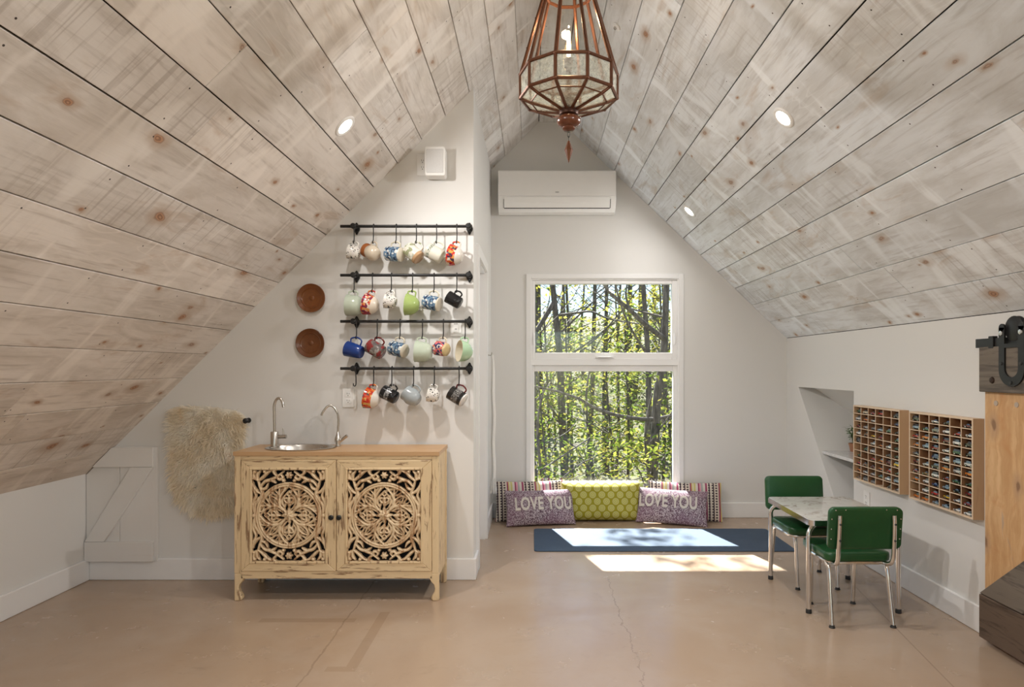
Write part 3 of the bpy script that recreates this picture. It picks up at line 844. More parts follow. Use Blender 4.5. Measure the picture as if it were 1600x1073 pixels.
# drop-in sink
sk = MB()
prof = []
b = MB()
NS = 48
prof = [(1.06, 0.001), (1.07, 0.004), (1.03, 0.0065), (0.94, 0.004), (0.9, -0.01), (0.86, -0.08), (0.75, -0.105), (0.3, -0.112), (0, -0.112)]
vs = []; 
for r, z in prof[:-1]:
    vs += [(SRX * r * math.cos(2 * PI * k / NS), SRY * r * math.sin(2 * PI * k / NS), z) for k in range(NS)]
vs.append((0, 0, -0.112))
fs = [(i * NS + k, i * NS + (k + 1) % NS, (i + 1) * NS + (k + 1) % NS, (i + 1) * NS + k) for i in range(len(prof) - 2) for k in range(NS)]
fs += [((len(prof) - 2) * NS + k, (len(prof) - 2) * NS + (k + 1) % NS, len(vs) - 1) for k in range(NS)]
b.add(vs, fs)
sw = (sink_c[0] + ccx, sink_c[1] + CY0, CTOP + 0.0005)
snk = empty('drop_in_sink', sw, 'oval brushed steel sink dropped into the cabinet top', 'sink')
b.build('bowl', M['steel'], snk, smooth=40)
MB().lathe([(0, -0.1095), (0.02, -0.1095), (0.024, -0.107), (0.026, -0.111)], 20).build('drain', M['chrome'], snk, smooth=40)

# faucets
f1 = empty('square_base_faucet', (-1.4985, 3.70, CTOP + 0.001), 'brushed steel faucet with stout cylinder base and side lever', 'faucet')
MB().lathe([(0, 0), (0.03, 0), (0.03, 0.006), (0.0225, 0.008), (0.0225, 0.088), (0.02, 0.092), (0, 0.092)], 24).build('base', M['steel'], f1, smooth=40)
pts = catmull([(0, 0, 0.09), (-0.001, 0, 0.19), (-0.001, 0, 0.245), (0.012, 0, 0.278), (0.034, -0.004, 0.283), (0.05, -0.008, 0.26), (0.056, -0.01, 0.232)], 8)
MB().tube(pts, 0.0078, 12).build('spout', M['steel'], f1, smooth=50)
b = MB().tube([(0.02, 0, 0.062), (0.068, 0, 0.064)], [0.0115, 0.0115], 14)
lv = b.build('lever_hub', M['steel'], f1, smooth=40)
MB().tube([(0.05, 0, 0.07), (0.05, 0, 0.095), (0.048, 0, 0.112)], [0.0052, 0.0045, 0.003], 10).build('lever', M['steel'], f1, smooth=50)
f2 = empty('gooseneck_faucet', (-1.148, 3.752, CTOP + 0.001), 'slim gooseneck filter faucet with teardrop body and angled lever', 'faucet')
MB().lathe([(0, 0), (0.016, 0), (0.017, 0.004), (0.0135, 0.012), (0.02, 0.03), (0.019, 0.045), (0.01, 0.07), (0.0068, 0.085), (0, 0.086)], 20).build('base', M['steel'], f2, smooth=50)
pts = catmull([(0, 0, 0.08), (0.003, 0, 0.16), (-0.004, -0.004, 0.20), (-0.028, -0.01, 0.236), (-0.055, -0.016, 0.236), (-0.08, -0.022, 0.205), (-0.089, -0.024, 0.182)], 8)
MB().tube(pts, 0.0062, 12).build('spout', M['steel'], f2, smooth=50)
MB().tube([(0.01, 0, 0.028), (0.032, -0.003, 0.046), (0.056, -0.006, 0.064)], [0.008, 0.0095, 0.0095], 12).build('lever', M['steel'], f2, smooth=50)
# ------------------------------------------------------------------ things on the partition wall
SW = YM / F_PX       # metres per pixel on the wall
def WP(px, py, off=0.0):
    return P(px, py, YM - off)

# --- plates
def plate_mat(name, a, c):
    m, nt, bs = new_mat(name)
    v = coords(nt)
    sx = nd(nt, 'ShaderNodeSeparateXYZ', {0: v})
    r = nd(nt, 'ShaderNodeVectorMath', {0: nd(nt, 'ShaderNodeCombineXYZ', {0: sx.outputs[0], 1: sx.outputs[1], 2: 0.0}).outputs[0]}, operation='LENGTH').outputs['Value']
    ring_ = mth(nt, 'SINE', mth(nt, 'MULTIPLY', r, 420.0))
    g = noise(nt, v, 30, 4, 0.6, 0.5)
    col = mixc(nt, g, a, c)
    col = mixc(nt, mth(nt, 'MULTIPLY', sstep(nt, ring_, 0.2, 0.9), 0.3), col, (0.12, 0.04, 0.012))
    sock(nt, bs.inputs['Base Color'], col)
    bs.inputs['Roughness'].default_value = 0.28
    return m
RX90 = Matrix.Rotation(PI / 2, 4, 'X')     # local +z to world -y
for px, py, rr_, nm, lab in ((488, 466, 0.0865, 'upper', 'shallow turned wooden plate with amber glaze, the upper of the pair'),
                             (486.5, 536, 0.0875, 'lower', 'shallow turned wooden plate, darker brown, the lower of the pair')):
    c = WP(px, py, 0.0)
    t = empty('wooden_plate', (c.x, YM - 0.001, c.z), lab, 'plate', 'turned wooden plates on the partition')
    t.rotation_euler = (PI / 2, 0, 0)
    mt = plate_mat('amber turned wood ' + nm, (0.13, 0.038, 0.008) if nm == 'upper' else (0.085, 0.026, 0.007), (0.23, 0.075, 0.015) if nm == 'upper' else (0.17, 0.055, 0.013))
    k = rr_ / 0.087
    MB().lathe([(0, 0), (0.05 * k, 0), (0.083 * k, 0.02), (0.087 * k, 0.024), (0.084 * k, 0.026), (0.07 * k, 0.019), (0.058 * k, 0.014), (0.05 * k, 0.0115), (0.0, 0.01)], 40).build('dish', mt, t, smooth=35)
    MB().lathe([(0.057 * k, 0.0138), (0.06 * k, 0.0172), (0.063 * k, 0.0165)], 40).build('ring_bead', mt, t, smooth=50)
    MB().lathe([(0, 0.0095), (0.016 * k, 0.0102), (0.01 * k, 0.0135), (0, 0.0145)], 20).build('boss', mt, t, smooth=50)

# --- outlets and switch plates
def wall_plate(name, c, w, h, label, cat, kind, group=None, face='-y', deep=0.006):
    t = empty(name, c, label, cat, group)
    if face == '-x': t.rotation_euler = (0, 0, -PI / 2)
    MB().prism(rrect(-w / 2, w / 2, -h / 2, h / 2, 0.004), -deep, 0.0).build('cover_plate', M['white_plastic'], t, bevel=0.0012)
    if kind == 'outlet':
        for zz in (-0.0205, 0.0205):
            s_ = MB().prism(rrect(-0.0165, 0.0165, zz - 0.014, zz + 0.014, 0.007), -deep - 0.002, -deep).build('socket', M['white_plastic'], t)
            for xx, hh in ((-0.006, 0.0045), (0.006, 0.0035)):
                MB().box(xx - 0.0011, xx + 0.0011, -deep - 0.0026, -deep - 0.0018, zz + 0.002, zz + 0.002 + hh * 2).build('slot', M['dark_slot'], s_)
            MB().prism([(0.0028 * math.cos(a * PI / 4), zz - 0.006 + 0.0028 * math.sin(a * PI / 4)) for a in range(8)], -deep - 0.0026, -deep - 0.0018).build('slot', M['dark_slot'], s_)
    else:
        MB().prism(rrect(-0.017, 0.017, -0.033, 0.033, 0.003), -deep - 0.003, -deep).build('rocker', M['white_plastic'], t, bevel=0.001)
        MB().box(-0.012, 0.012, -deep - 0.0036, -deep - 0.0028, 0.02, 0.027).build('indicator', M['grey_plastic'], t)
        MB().box(-0.006, 0.006, -deep - 0.0036, -deep - 0.0028, -0.012, -0.004).build('indicator', M['grey_plastic'], t)
    return t
c = WP(544.5, 621.5); wall_plate('wall_outlet', (c.x, YM - 0.0005, c.z), 0.07, 0.113, 'white duplex outlet below the lowest mug rail', 'outlet', 'outlet')
c = WP(712.5, 512); wall_plate('wall_control', (c.x, YM - 0.0005, c.z), 0.068, 0.105, 'white wall control plate behind the third mug rail', 'switch', 'switch')
c = WP(660.5, 258); wall_plate('wall_outlet', (c.x, YM - 0.0005, c.z), 0.07, 0.13, 'white outlet half hidden by the small white speaker', 'outlet', 'outlet')
c = P(1355, 781, 4.155); wall_plate('wall_outlet', (XR - 0.0005, 4.155, c.z), 0.07, 0.113, 'white outlet on the knee wall under the toy car boxes', 'outlet', 'outlet', face='-x')

# --- small speaker
c = WP(680, 252.5, 0.09)
sp = empty('wall_speaker', (c.x, YM - 0.0005, c.z), 'small white box speaker high on the partition', 'speaker')
MB().prism(rrect(-0.06, 0.06, -0.086, 0.086, 0.012), -0.105, -0.02).build('housing', M['white_plastic'], sp, bevel=0.004, seg=2)
MB().prism(rrect(-0.05, 0.05, -0.07, 0.07, 0.006), -0.109, -0.104).build('grille', plain('pale grey grille cloth', (0.66, 0.66, 0.66), 0.8, nz=0.08, nscale=300), sp, bevel=0.0015)
b = MB().box(-0.03, 0.03, -0.006, 0, -0.04, 0.04); b.box(-0.012, 0.012, -0.022, -0.005, -0.015, 0.015)
b.build('bracket', M['white_plastic'], sp)

# --- little Z-braced hatch
hm = streaked('white washed board', (0.72, 0.705, 0.685), (0.62, 0.55, 0.5), (0.77, 0.76, 0.745), 'z', 0.5, 0.4, 0.6, 0.6, 0.75, 0.06)
hh_ = streaked('white washed rail', (0.72, 0.705, 0.685), (0.62, 0.55, 0.5), (0.77, 0.76, 0.745), 'x', 0.5, 0.4, 0.6, 0.6, 0.75, 0.06)
HX = -2.27
ht = empty('access_hatch', (HX, YM, 0), 'small white Z-braced board hatch tucked under the sloping ceiling', 'hatch')
def clip_roof(poly, lim=-0.004):
    """keep what lies under the sloping ceiling"""
    out = []
    g = lambda p: zl(p[0] + HX) + lim - p[1]
    for i in range(len(poly)):
        a, c_ = poly[i], poly[(i + 1) % len(poly)]
        ga, gc = g(a), g(c_)
        if ga >= 0: out.append(a)
        if ga * gc < 0:
            t_ = ga / (ga - gc)
            out.append((a[0] + (c_[0] - a[0]) * t_, a[1] + (c_[1] - a[1]) * t_))
    return out
hx = lambda px: (px - VPX) * SW - HX
hz = lambda py: CAM_H - (py - VPY) * SW
lx = XL + 0.003 - HX
HB0, HB1 = hz(874.5), hz(697)
MB().prism(clip_roof([(lx, HB0), (hx(190.5), HB0), (hx(190.5), HB1), (lx, HB1)]), -0.022, 0).build('board', hm, ht, bevel=0.002)
MB().prism(clip_roof([(hx(191.1), HB0), (hx(249), HB0), (hx(249), HB1), (hx(191.1), HB1)]), -0.022, 0).build('board', hm, ht, bevel=0.002)
MB().prism(clip_roof([(lx, hz(874.5)), (hx(245), hz(874.5)), (hx(245), hz(844)), (lx, hz(844))]), -0.042, -0.022).build('rail', hh_, ht, bevel=0.002)
MB().prism(clip_roof([(lx, hz(728)), (hx(245), hz(728)), (hx(245), hz(698)), (lx, hz(698))]), -0.042, -0.022).build('rail', hh_, ht, bevel=0.002)
MB().prism([(hx(139), hz(843.6)), (hx(169), hz(843.6)), (hx(245), hz(728.4)), (hx(210), hz(728.4))], -0.042, -0.022).build('diagonal_brace', hh_, ht, bevel=0.002)

# --- sheepskin
def fur_mat(name, a, c, d):
    m, nt, bs = new_mat(name)
    v = coords(nt)
    col = mixc(nt, sstep(nt, noise(nt, v, 7, 3), 0.35, 0.65), a, c)
    col = mixc(nt, mth(nt, 'MULTIPLY', sstep(nt, noise(nt, v, 11, 2, 0.5, 1.0), 0.6, 0.75), 0.5), col, d)
    out = nt.nodes['Material Output']; nt.nodes.remove(bs)
    df = nd(nt, 'ShaderNodeBsdfDiffuse', {'Color': col}); tl = nd(nt, 'ShaderNodeBsdfTranslucent', {'Color': col})
    nt.links.new(nd(nt, 'ShaderNodeMixShader', {0: 0.5, 1: df.outputs[0], 2: tl.outputs[0]}).outputs[0], out.inputs['Surface'])
    return m
def blades(name, roots, dirs, length, width, mat, parent, droop=0.3, jitter=0.35, ymax=None):
    """fur: thin two-step blades, one mesh"""
    n = len(roots)
    L = length * rng.uniform(0.6, 1.25, n)[:, None]
    d = dirs + rng.normal(0, jitter, (n, 3)); d /= np.linalg.norm(d, axis=1)[:, None]
    side = np.cross(d, rng.normal(0, 1, (n, 3))); side /= np.maximum(np.linalg.norm(side, axis=1)[:, None], 1e-6)
    w = width * rng.uniform(0.6, 1.3, n)[:, None]
    mid = roots + d * L * 0.55
    g = np.array([0, 0, -1.0])
    d2 = d + g * droop; d2 /= np.linalg.norm(d2, axis=1)[:, None]
    tip = mid + d2 * L * 0.45
    if ymax is not None:
        for q in (mid, tip): q[:, 1] = np.minimum(q[:, 1], ymax)
    V = np.stack([roots - side * w, roots + side * w, mid + side * w * 0.7, mid - side * w * 0.7, tip], 1).reshape(-1, 3)
    k = np.arange(n) * 5
    F = np.stack([k, k + 1, k + 2, k + 3], 1).tolist() + np.stack([k + 3, k + 2, k + 4], 1).tolist()
    me = bpy.data.meshes.new(name)
    me.from_pydata(V.tolist(), [], F)
    me.materials.append(mat)
    o = link(name, me, parent)
    o['kind'] = 'stuff'
    return o
M['fleece'] = fur_mat('cream fleece', (0.94, 0.87, 0.74), (0.97, 0.94, 0.87), (0.86, 0.71, 0.53))
c = WP(327, 723)
sh = empty('sheepskin', (c.x, YM - 0.004, c.z), 'shaggy cream sheepskin hanging beside the carved cabinet', 'sheepskin')
oc = [(-0.20, 0.34), (-0.07, 0.345), (0.05, 0.335), (0.17, 0.315), (0.222, 0.27), (0.222, 0.16), (0.215, 0.03), (0.205, -0.1), (0.19, -0.22), (0.15, -0.29), (0.06, -0.33), (-0.04, -0.325), (-0.12, -0.285), (-0.19, -0.22), (-0.225, -0.12), (-0.222, 0.0), (-0.235, 0.12), (-0.232, 0.24), (-0.225, 0.31)]
oc = [(x, z) for x, z in oc]
cl = catmull([(x, 0, z) for x, z in oc], 4, True)
b = MB()
layers = [(1.0, 0.0), (0.98, -0.014), (0.9, -0.022), (0.0, -0.024)]
vs = []
for s_, y in layers[:-1]: vs += [(p.x * s_, y, p.z * s_) for p in cl]
vs.append((0, -0.024, 0))
n = len(cl); fs = []
for i in range(len(layers) - 2):
    fs += [(i * n + k, i * n + (k + 1) % n, (i + 1) * n + (k + 1) % n, (i + 1) * n + k) for k in range(n)]
fs += [((len(layers) - 2) * n + k, (len(layers) - 2) * n + (k + 1) % n, len(vs) - 1) for k in range(n)]
b.add(vs, fs); b.build('hide', M['fleece'], sh, smooth=60)
pol = np.array([(p.x, p.z) for p in cl])
def inside(pts):
    r = np.zeros(len(pts), bool); j = len(pol) - 1
    for i in range(len(pol)):
        xi, zi = pol[i]; xj, zj = pol[j]
        hit = ((zi > pts[:, 1]) != (zj > pts[:, 1])) & (pts[:, 0] < (xj - xi) * (pts[:, 1] - zi) / (zj - zi + 1e-12) + xi)
        r ^= hit; j = i
    return r
pts = rng.uniform((-0.25, -0.35), (0.25, 0.36), (24000, 2)); pts = pts[inside(pts)][:9000]
rad = np.sqrt((pts[:, 0] / 0.23) ** 2 + ((pts[:, 1]) / 0.34) ** 2)
roots = np.stack([pts[:, 0] * 0.97, np.full(len(pts), -0.02), pts[:, 1] * 0.97], 1)
clump = np.stack([np.sin(pts[:, 0] * 60 + pts[:, 1] * 35), np.zeros(len(pts)), np.sin(pts[:, 1] * 48 - pts[:, 0] * 41)], 1) * 0.35
dirs = np.stack([pts[:, 0] * 4.0 * rad, np.full(len(pts), -0.38), pts[:, 1] * 1.6 * rad - 0.45], 1) + clump
blades('fleece', roots, dirs, 0.05, 0.0024, M['fleece'], sh, 0.5, 0.2, -0.008)
kp = WP(388.5, 656.5)
kn = empty('coat_peg', (kp.x, YM, kp.z), 'small black coat peg at the edge of the sheepskin', 'peg')
MB().lathe([(0, 0), (0.016, 0), (0.016, 0.005), (0.006, 0.008), (0.006, 0.03), (0.015, 0.035), (0.017, 0.044), (0.01, 0.052), (0, 0.053)], 16, 0, RX90).build('post', M['black_iron'], kn, smooth=45)

# --- mug rails
RAILS = [(353.5, 'top'), (429.8, 'second'), (502, 'third'), (575.5, 'lowest')]
YBAR = YM - 0.072
def bracket_mesh():
    b = MB()
    pts = []
    for k in range(32):
        a = 2 * PI * k / 32
        r = 0.0225 * (1 + 0.12 * math.cos(4 * a))
        pts.append((r * 0.78 * math.cos(a), r * 1.45 * math.sin(a)))
    b.prism(pts, -0.009, 0.0)
    b.lathe([(0.0, 0), (0.010, 0), (0.008, 0.02), (0.008, 0.052), (0.016, 0.058), (0.017, 0.087), (0.012, 0.093), (0, 0.094)], 16, 0, RX90)
    for sz in (-1, 1):
        b.ball((0, -0.008, sz * 0.02), 0.0065, 6)
    return b.mesh('bracket', M['black_iron'], 35)
brm = bracket_mesh()
def hook_mesh():
    pts = [(0, 0.010, -0.004), (0, 0.011, 0.006), (0, 0.003, 0.0125), (0, -0.008, 0.010), (0, -0.0125, 0.0), (0.001, -0.0125, -0.03), (0.002, -0.0125, -0.07),
           (0.002, -0.0125, -0.088), (0.0, -0.0135, -0.1), (-0.006, -0.0145, -0.1045), (-0.012, -0.0145, -0.099), (-0.013, -0.0145, -0.088)]
    return MB().tube(catmull(pts, 4), 0.0033, 7).mesh('s_hook', M['black_iron'], 60)
hkm = hook_mesh()
rail_z = []
for py, nm in RAILS:
    z = CAM_H - (py - VPY) / F_PX * YBAR
    rail_z.append(z)
    x0, x1 = (532 - VPX) / F_PX * YBAR, (737.5 - VPX) / F_PX * YBAR
    xm = (x0 + x1) / 2
    rl = empty('mug_rail', (xm, YM - 0.0005, z), f'{nm} black iron rail of the four holding mugs', 'rail', 'black mug rails on the partition')
    MB().tube([(x0 - xm, YBAR - YM, 0), (x1 - xm, YBAR - YM, 0)], 0.0088, 12).build('bar', M['black_iron'], rl, smooth=40)
    for px in (552.5, 732):
        link('bracket', brm, rl, ((px - VPX) / F_PX * YBAR - xm, 0, 0))
# ------------------------------------------------------------------ hooks and mugs
def hook2_mesh():
    pts = [(0, 0.010, -0.004), (0, 0.011, 0.006), (0, 0.003, 0.0125), (0, -0.008, 0.010), (0, -0.0125, 0.0), (0.001, -0.0125, -0.03), (0.001, -0.0125, -0.07),
           (0.0, -0.0125, -0.09), (0.0, -0.0145, -0.101), (0, -0.019, -0.1045), (0, -0.0245, -0.101), (0, -0.026, -0.09)]
    return MB().tube(catmull(pts, 4), 0.0033, 7).mesh('s_hook', M['black_iron'], 60)
hk2 = hook2_mesh()

def glaze(name, cols, scale=60, rough=0.14, squash=(1, 1, 1), band=None, script=None):
    """glazed stoneware; several colours make a painted floral print"""
    m, nt, bs = new_mat(name)
    v = coords(nt, scale=squash)
    if len(cols) == 1:
        f = noise(nt, v, 35, 3)
        col = mixc(nt, f, tuple(q * 0.9 for q in cols[0]), cols[0])
    else:
        wv = nd(nt, 'ShaderNodeVectorMath', {0: v, 1: nd(nt, 'ShaderNodeVectorMath', {0: nd(nt, 'ShaderNodeTexNoise', {'Vector': v, 'Scale': 70.0}).outputs['Color'], 1: (0.02, 0.02, 0.02)}, operation='MULTIPLY').outputs[0]}, operation='ADD').outputs[0]
        vo = nd(nt, 'ShaderNodeTexVoronoi', {'Vector': wv, 'Scale': scale})
        r = nd(nt, 'ShaderNodeSeparateColor', {0: vo.outputs['Color']}).outputs[0]
        cr = nd(nt, 'ShaderNodeValToRGB', {0: r})
        cr.color_ramp.interpolation = 'CONSTANT'
        el = cr.color_ramp.elements
        for i, c_ in enumerate(cols):
            e = el[i] if i < 2 else el.new(i / len(cols))
            e.position = i / len(cols); e.color = (*c_, 1)
        col = cr.outputs[0]
        d = sstep(nt, vo.outputs['Distance'], 0.0, 0.26, 1.0, 0.0)
        col = mixc(nt, mth(nt, 'MULTIPLY', d, 0.45), col, cols[-1])
    z = nd(nt, 'ShaderNodeSeparateXYZ', {0: coords(nt)}).outputs[2]
    if script:       # hand-lettered marks in a band round the cup
        col_s, z0, z1 = script
        w = sstep(nt, noise(nt, coords(nt, scale=(1, 1, 0.55)), 190, 2, 0.5, 1.5), 0.5, 0.53)
        f = mth(nt, 'MULTIPLY', w, mth(nt, 'MULTIPLY', mth(nt, 'GREATER_THAN', z, z0), mth(nt, 'LESS_THAN', z, z1)))
        col = mixc(nt, f, col, col_s)
    if band:         # bare or contrasting end: colour below z
        col_b, z0, z1 = band
        f = mth(nt, 'MULTIPLY', mth(nt, 'GREATER_THAN', z, z0), mth(nt, 'LESS_THAN', z, z1))
        col = mixc(nt, f, col, col_b)
    sock(nt, bs.inputs['Base Color'], col)
    bs.inputs['Roughness'].default_value = rough
    return m

WH = (0.74, 0.72, 0.67)
G = {
 'sprig': glaze('white glaze with black sprigs', [WH, WH, (0.74, 0.7, 0.68), WH, (0.05, 0.05, 0.05), WH, WH], 130),
 'cream': glaze('cream glaze, brown collar', [(0.62, 0.54, 0.43)], band=((0.33, 0.105, 0.03), 0.074, 0.2)),
 'blue': glaze('blue floral print', [(0.05, 0.11, 0.2), (0.2, 0.31, 0.42), (0.03, 0.05, 0.1), (0.62, 0.64, 0.62), (0.12, 0.2, 0.3)], 80, band=((0.6, 0.55, 0.45), -0.01, 0.008)),
 'leaf': glaze('green leaf print, tan foot', [(0.66, 0.64, 0.56), (0.28, 0.3, 0.17), (0.6, 0.58, 0.5), (0.42, 0.44, 0.36), (0.7, 0.68, 0.62)], 50, band=((0.47, 0.3, 0.17), -0.01, 0.018)),
 'script': glaze('cream glaze, green lettering', [(0.68, 0.66, 0.57)], script=((0.06, 0.1, 0.06), 0.07, 0.088)),
 'red': glaze('red floral print', [(0.5, 0.03, 0.02), (0.6, 0.12, 0.03), (0.05, 0.03, 0.06), (0.68, 0.6, 0.5), (0.55, 0.02, 0.03), (0.65, 0.33, 0.08)], 75, band=((0.7, 0.66, 0.6), -0.01, 0.032)),
 'orange': glaze('orange floral print', [(0.65, 0.15, 0.03), (0.55, 0.03, 0.02), (0.7, 0.4, 0.12), (0.12, 0.08, 0.08), (0.6, 0.07, 0.02)], 75, band=((0.7, 0.66, 0.6), -0.01, 0.032)),
 'plum': glaze('plum and red floral print', [(0.5, 0.05, 0.03), (0.16, 0.02, 0.06), (0.66, 0.3, 0.1), (0.4, 0.02, 0.04), (0.7, 0.6, 0.5)], 75, band=((0.7, 0.62, 0.52), -0.01, 0.03)),
 'sage': glaze('pale sage glaze', [(0.47, 0.53, 0.43)]),
 'celadon': glaze('celadon glaze', [(0.5, 0.57, 0.46)]),
 'lime': glaze('lime green glaze', [(0.34, 0.45, 0.15)]),
 'mint': glaze('mint glaze', [(0.42, 0.6, 0.4)]),
 'black': glaze('black glaze', [(0.012, 0.012, 0.014)]),
 'blackscript': glaze('black glaze, white lettering', [(0.012, 0.012, 0.014)], script=((0.5, 0.5, 0.5), 0.035, 0.06)),
 'emblem': glaze('charcoal glaze, grey emblem', [(0.02, 0.019, 0.019)], script=((0.3, 0.29, 0.28), 0.03, 0.07), band=((0.7, 0.66, 0.62), -0.01, 0.009)),
 'cobalt': glaze('cobalt glaze', [(0.012, 0.045, 0.22)]),
 'print': glaze('grey and red printed glaze', [(0.16, 0.14, 0.13), (0.22, 0.03, 0.03), (0.3, 0.28, 0.26), (0.12, 0.1, 0.1)], 45),
 'pinknavy': glaze('pink and navy floral print', [(0.62, 0.12, 0.14), (0.03, 0.04, 0.1), (0.66, 0.56, 0.52), (0.6, 0.2, 0.12), (0.04, 0.05, 0.12)], 80, band=((0.6, 0.47, 0.25), -0.01, 0.012)),
 'dove': glaze('dove grey glaze', [(0.38, 0.42, 0.44)]),
 'darkred': glaze('dark red glaze', [(0.12, 0.01, 0.012)]),
 'ivory': glaze('ivory glaze', [(0.7, 0.64, 0.5)]),
}
SHAPES = {   # outside profile (r, z), handle reach, handle attach heights
 'straight': ([(0, 0), (0.038, 0), (0.042, 0.004), (0.0435, 0.03), (0.0435, 0.092), (0.0435, 0.1)], 0.028, 0.022, 0.08),
 'taper': ([(0, 0), (0.034, 0), (0.037, 0.005), (0.042, 0.04), (0.047, 0.095), (0.047, 0.1)], 0.032, 0.02, 0.084),
 'espresso': ([(0, 0), (0.03, 0), (0.035, 0.004), (0.037, 0.03), (0.038, 0.08), (0.038, 0.088)], 0.022, 0.02, 0.06),
 'short': ([(0, 0), (0.032, 0), (0.038, 0.006), (0.043, 0.03), (0.044, 0.075), (0.044, 0.08)], 0.024, 0.02, 0.064),
 'bowl': ([(0, 0), (0.022, 0), (0.028, 0.004), (0.045, 0.018), (0.058, 0.04), (0.064, 0.068), (0.066, 0.08)], 0.018, 0.03, 0.072),
 'deep': ([(0, 0), (0.03, 0), (0.042, 0.006), (0.055, 0.028), (0.061, 0.06), (0.063, 0.09), (0.064, 0.098)], 0.022, 0.04, 0.088),
 'little': ([(0, 0), (0.022, 0), (0.032, 0.008), (0.041, 0.028), (0.045, 0.055), (0.046, 0.068)], 0.016, 0.024, 0.06),
 'round': ([(0, 0), (0.026, 0), (0.036, 0.008), (0.046, 0.03), (0.046, 0.05), (0.038, 0.068), (0.036, 0.074), (0.041, 0.082), (0.042, 0.1)], 0.024, 0.02, 0.066),
 'bulb': ([(0, 0), (0.026, 0), (0.034, 0.006), (0.049, 0.035), (0.052, 0.055), (0.046, 0.08), (0.047, 0.1)], 0.026, 0.03, 0.084),
}
mug_cache = {}
def mug(name, hook, shape, mt, tilt, yaw, label, inner=None, handle=None, scale=1.0):
    prof, reach, h0, h1 = SHAPES[shape]
    Rt = max(r for r, z in prof)
    Htop = prof[-1][1]
    t = empty(name, (0, 0, 0), label, 'mug', 'mugs hanging from the rails')
    full = list(prof) + [(prof[-1][0] - 0.0035, Htop)] + [(max(r - 0.0045, 0), max(z, 0.006)) for r, z in reversed(prof[1:-1])] + [(0, 0.006)]
    ms = [0] * (len(prof) - 1) + [1] * (len(full) - len(prof))
    MB().lathe(full, 28, 0, None, ms).build('cup', [G[mt], G[inner or mt] if inner else G[mt]], t, smooth=50)
    def rat(z):
        for (r0, z0), (r1, z1) in zip(prof[1:], prof[2:]):
            if z0 <= z <= z1: return r0 + (r1 - r0) * (z - z0) / max(z1 - z0, 1e-6)
        return Rt
    ra, rb = rat(h0), rat(h1)
    rm = max(ra, rb) + reach
    hp = catmull([(ra - 0.002, 0, h0), (rm - reach * 0.35, 0, h0 - 0.001), (rm, 0, h0 + (h1 - h0) * 0.35), (rm - 0.001, 0, h0 + (h1 - h0) * 0.65), (rm - reach * 0.4, 0, h1 + 0.002), (rb - 0.002, 0, h1)], 6)
    MB().tube(hp, 0.0048, 8).build('handle', G[handle or mt], t, smooth=60)
    th = math.radians(tilt)
    ax = Vector((-math.cos(th), 0, math.sin(th))); hd = Vector((math.sin(th), 0, math.cos(th)))
    R3 = Matrix((hd, Vector((0, 1, 0)), ax)).transposed()
    R3 = Matrix.Rotation(math.radians(yaw), 3, 'Z') @ R3
    # the handle's highest point rests in the bend of the hook
    best = max(hp, key=lambda p: (R3 @ p).z)
    pos = hook - (R3 @ best) * scale
    t.matrix_world = Matrix.Translation(pos) @ R3.to_4x4() @ Matrix.Scale(scale, 4)
    return t
ROWS = [
 [(554, 'little', 'sprig', 14, 0, 'small white mug with black sprigs on the top rail', {}),
  (584, 'round', 'cream', 22, -35, 'round cream mug with chestnut brown collar', {'inner': 'cream'}),
  (619.5, 'straight', 'blue', 8, -24, 'blue floral mug hanging from the top rail', {'inner': 'ivory', 'handle': 'ivory'}),
  (651, 'straight', 'leaf', 40, -18, 'leaf-print mug with bare tan foot, steeply tilted', {'inner': 'ivory'}),
  (682.5, 'straight', 'script', 28, -8, 'plain cream mug with dark lettering near its rim', {}),
  (714, 'bowl', 'red', 12, -12, 'red floral bowl mug at the end of the top rail', {'inner': 'ivory', 'handle': 'orange'})],
 [(554, 'deep', 'sage', 4, 0, 'deep pale sage mug on the second rail', {}),
  (582.5, 'bowl', 'plum', 12, -8, 'plum and red floral bowl mug on the second rail', {'inner': 'ivory', 'handle': 'red'}),
  (612, 'little', 'sprig', 10, 0, 'small white mug with black sprigs on the second rail', {}),
  (645, 'bowl', 'lime', 6, 0, 'lime green bowl mug on the second rail', {}),
  (678.6, 'straight', 'blue', 12, -20, 'blue floral mug hanging from the second rail', {'inner': 'ivory', 'handle': 'ivory'}),
  (714, 'espresso', 'black', 30, -10, 'small plain black mug at the end of the second rail', {})],
 [(557.7, 'taper', 'cobalt', 14, -12, 'shiny cobalt blue mug on the third rail', {}),
  (590, 'straight', 'print', 28, -14, 'grey mug with dark red print on the third rail', {'inner': 'darkred', 'handle': 'darkred'}),
  (625.6, 'straight', 'blue', 12, -24, 'blue floral mug hanging from the third rail', {'inner': 'ivory', 'handle': 'ivory'}),
  (660.4, 'deep', 'celadon', 4, 0, 'deep celadon mug on the third rail', {}),
  (693, 'short', 'pinknavy', 10, -28, 'short pink and navy floral mug on the third rail', {'inner': 'ivory', 'handle': 'ivory'}),
  (727, 'bowl', 'mint', 6, 26, 'mint green bowl mug at the end of the third rail', {'inner': 'ivory'})],
 [(556.6, None, None, 0, 0, '', {}),
  (584.4, 'bowl', 'orange', 12, -8, 'orange and red floral bowl mug on the lowest rail', {'inner': 'ivory', 'handle': 'orange'}),
  (612.7, 'espresso', 'blackscript', 25, -14, 'black mug with white lettering on the lowest rail', {'scale': 1.08}),
  (646.7, 'bulb', 'dove', 34, -14, 'dove grey bulbous mug on the lowest rail', {}),
  (679, 'little', 'sprig', 12, 0, 'small white mug with black sprigs on the lowest rail', {}),
  (717.5, 'straight', 'emblem', 30, -14, 'charcoal mug with grey emblem and dark red handle', {'inner': 'darkred', 'handle': 'darkred'})],
]
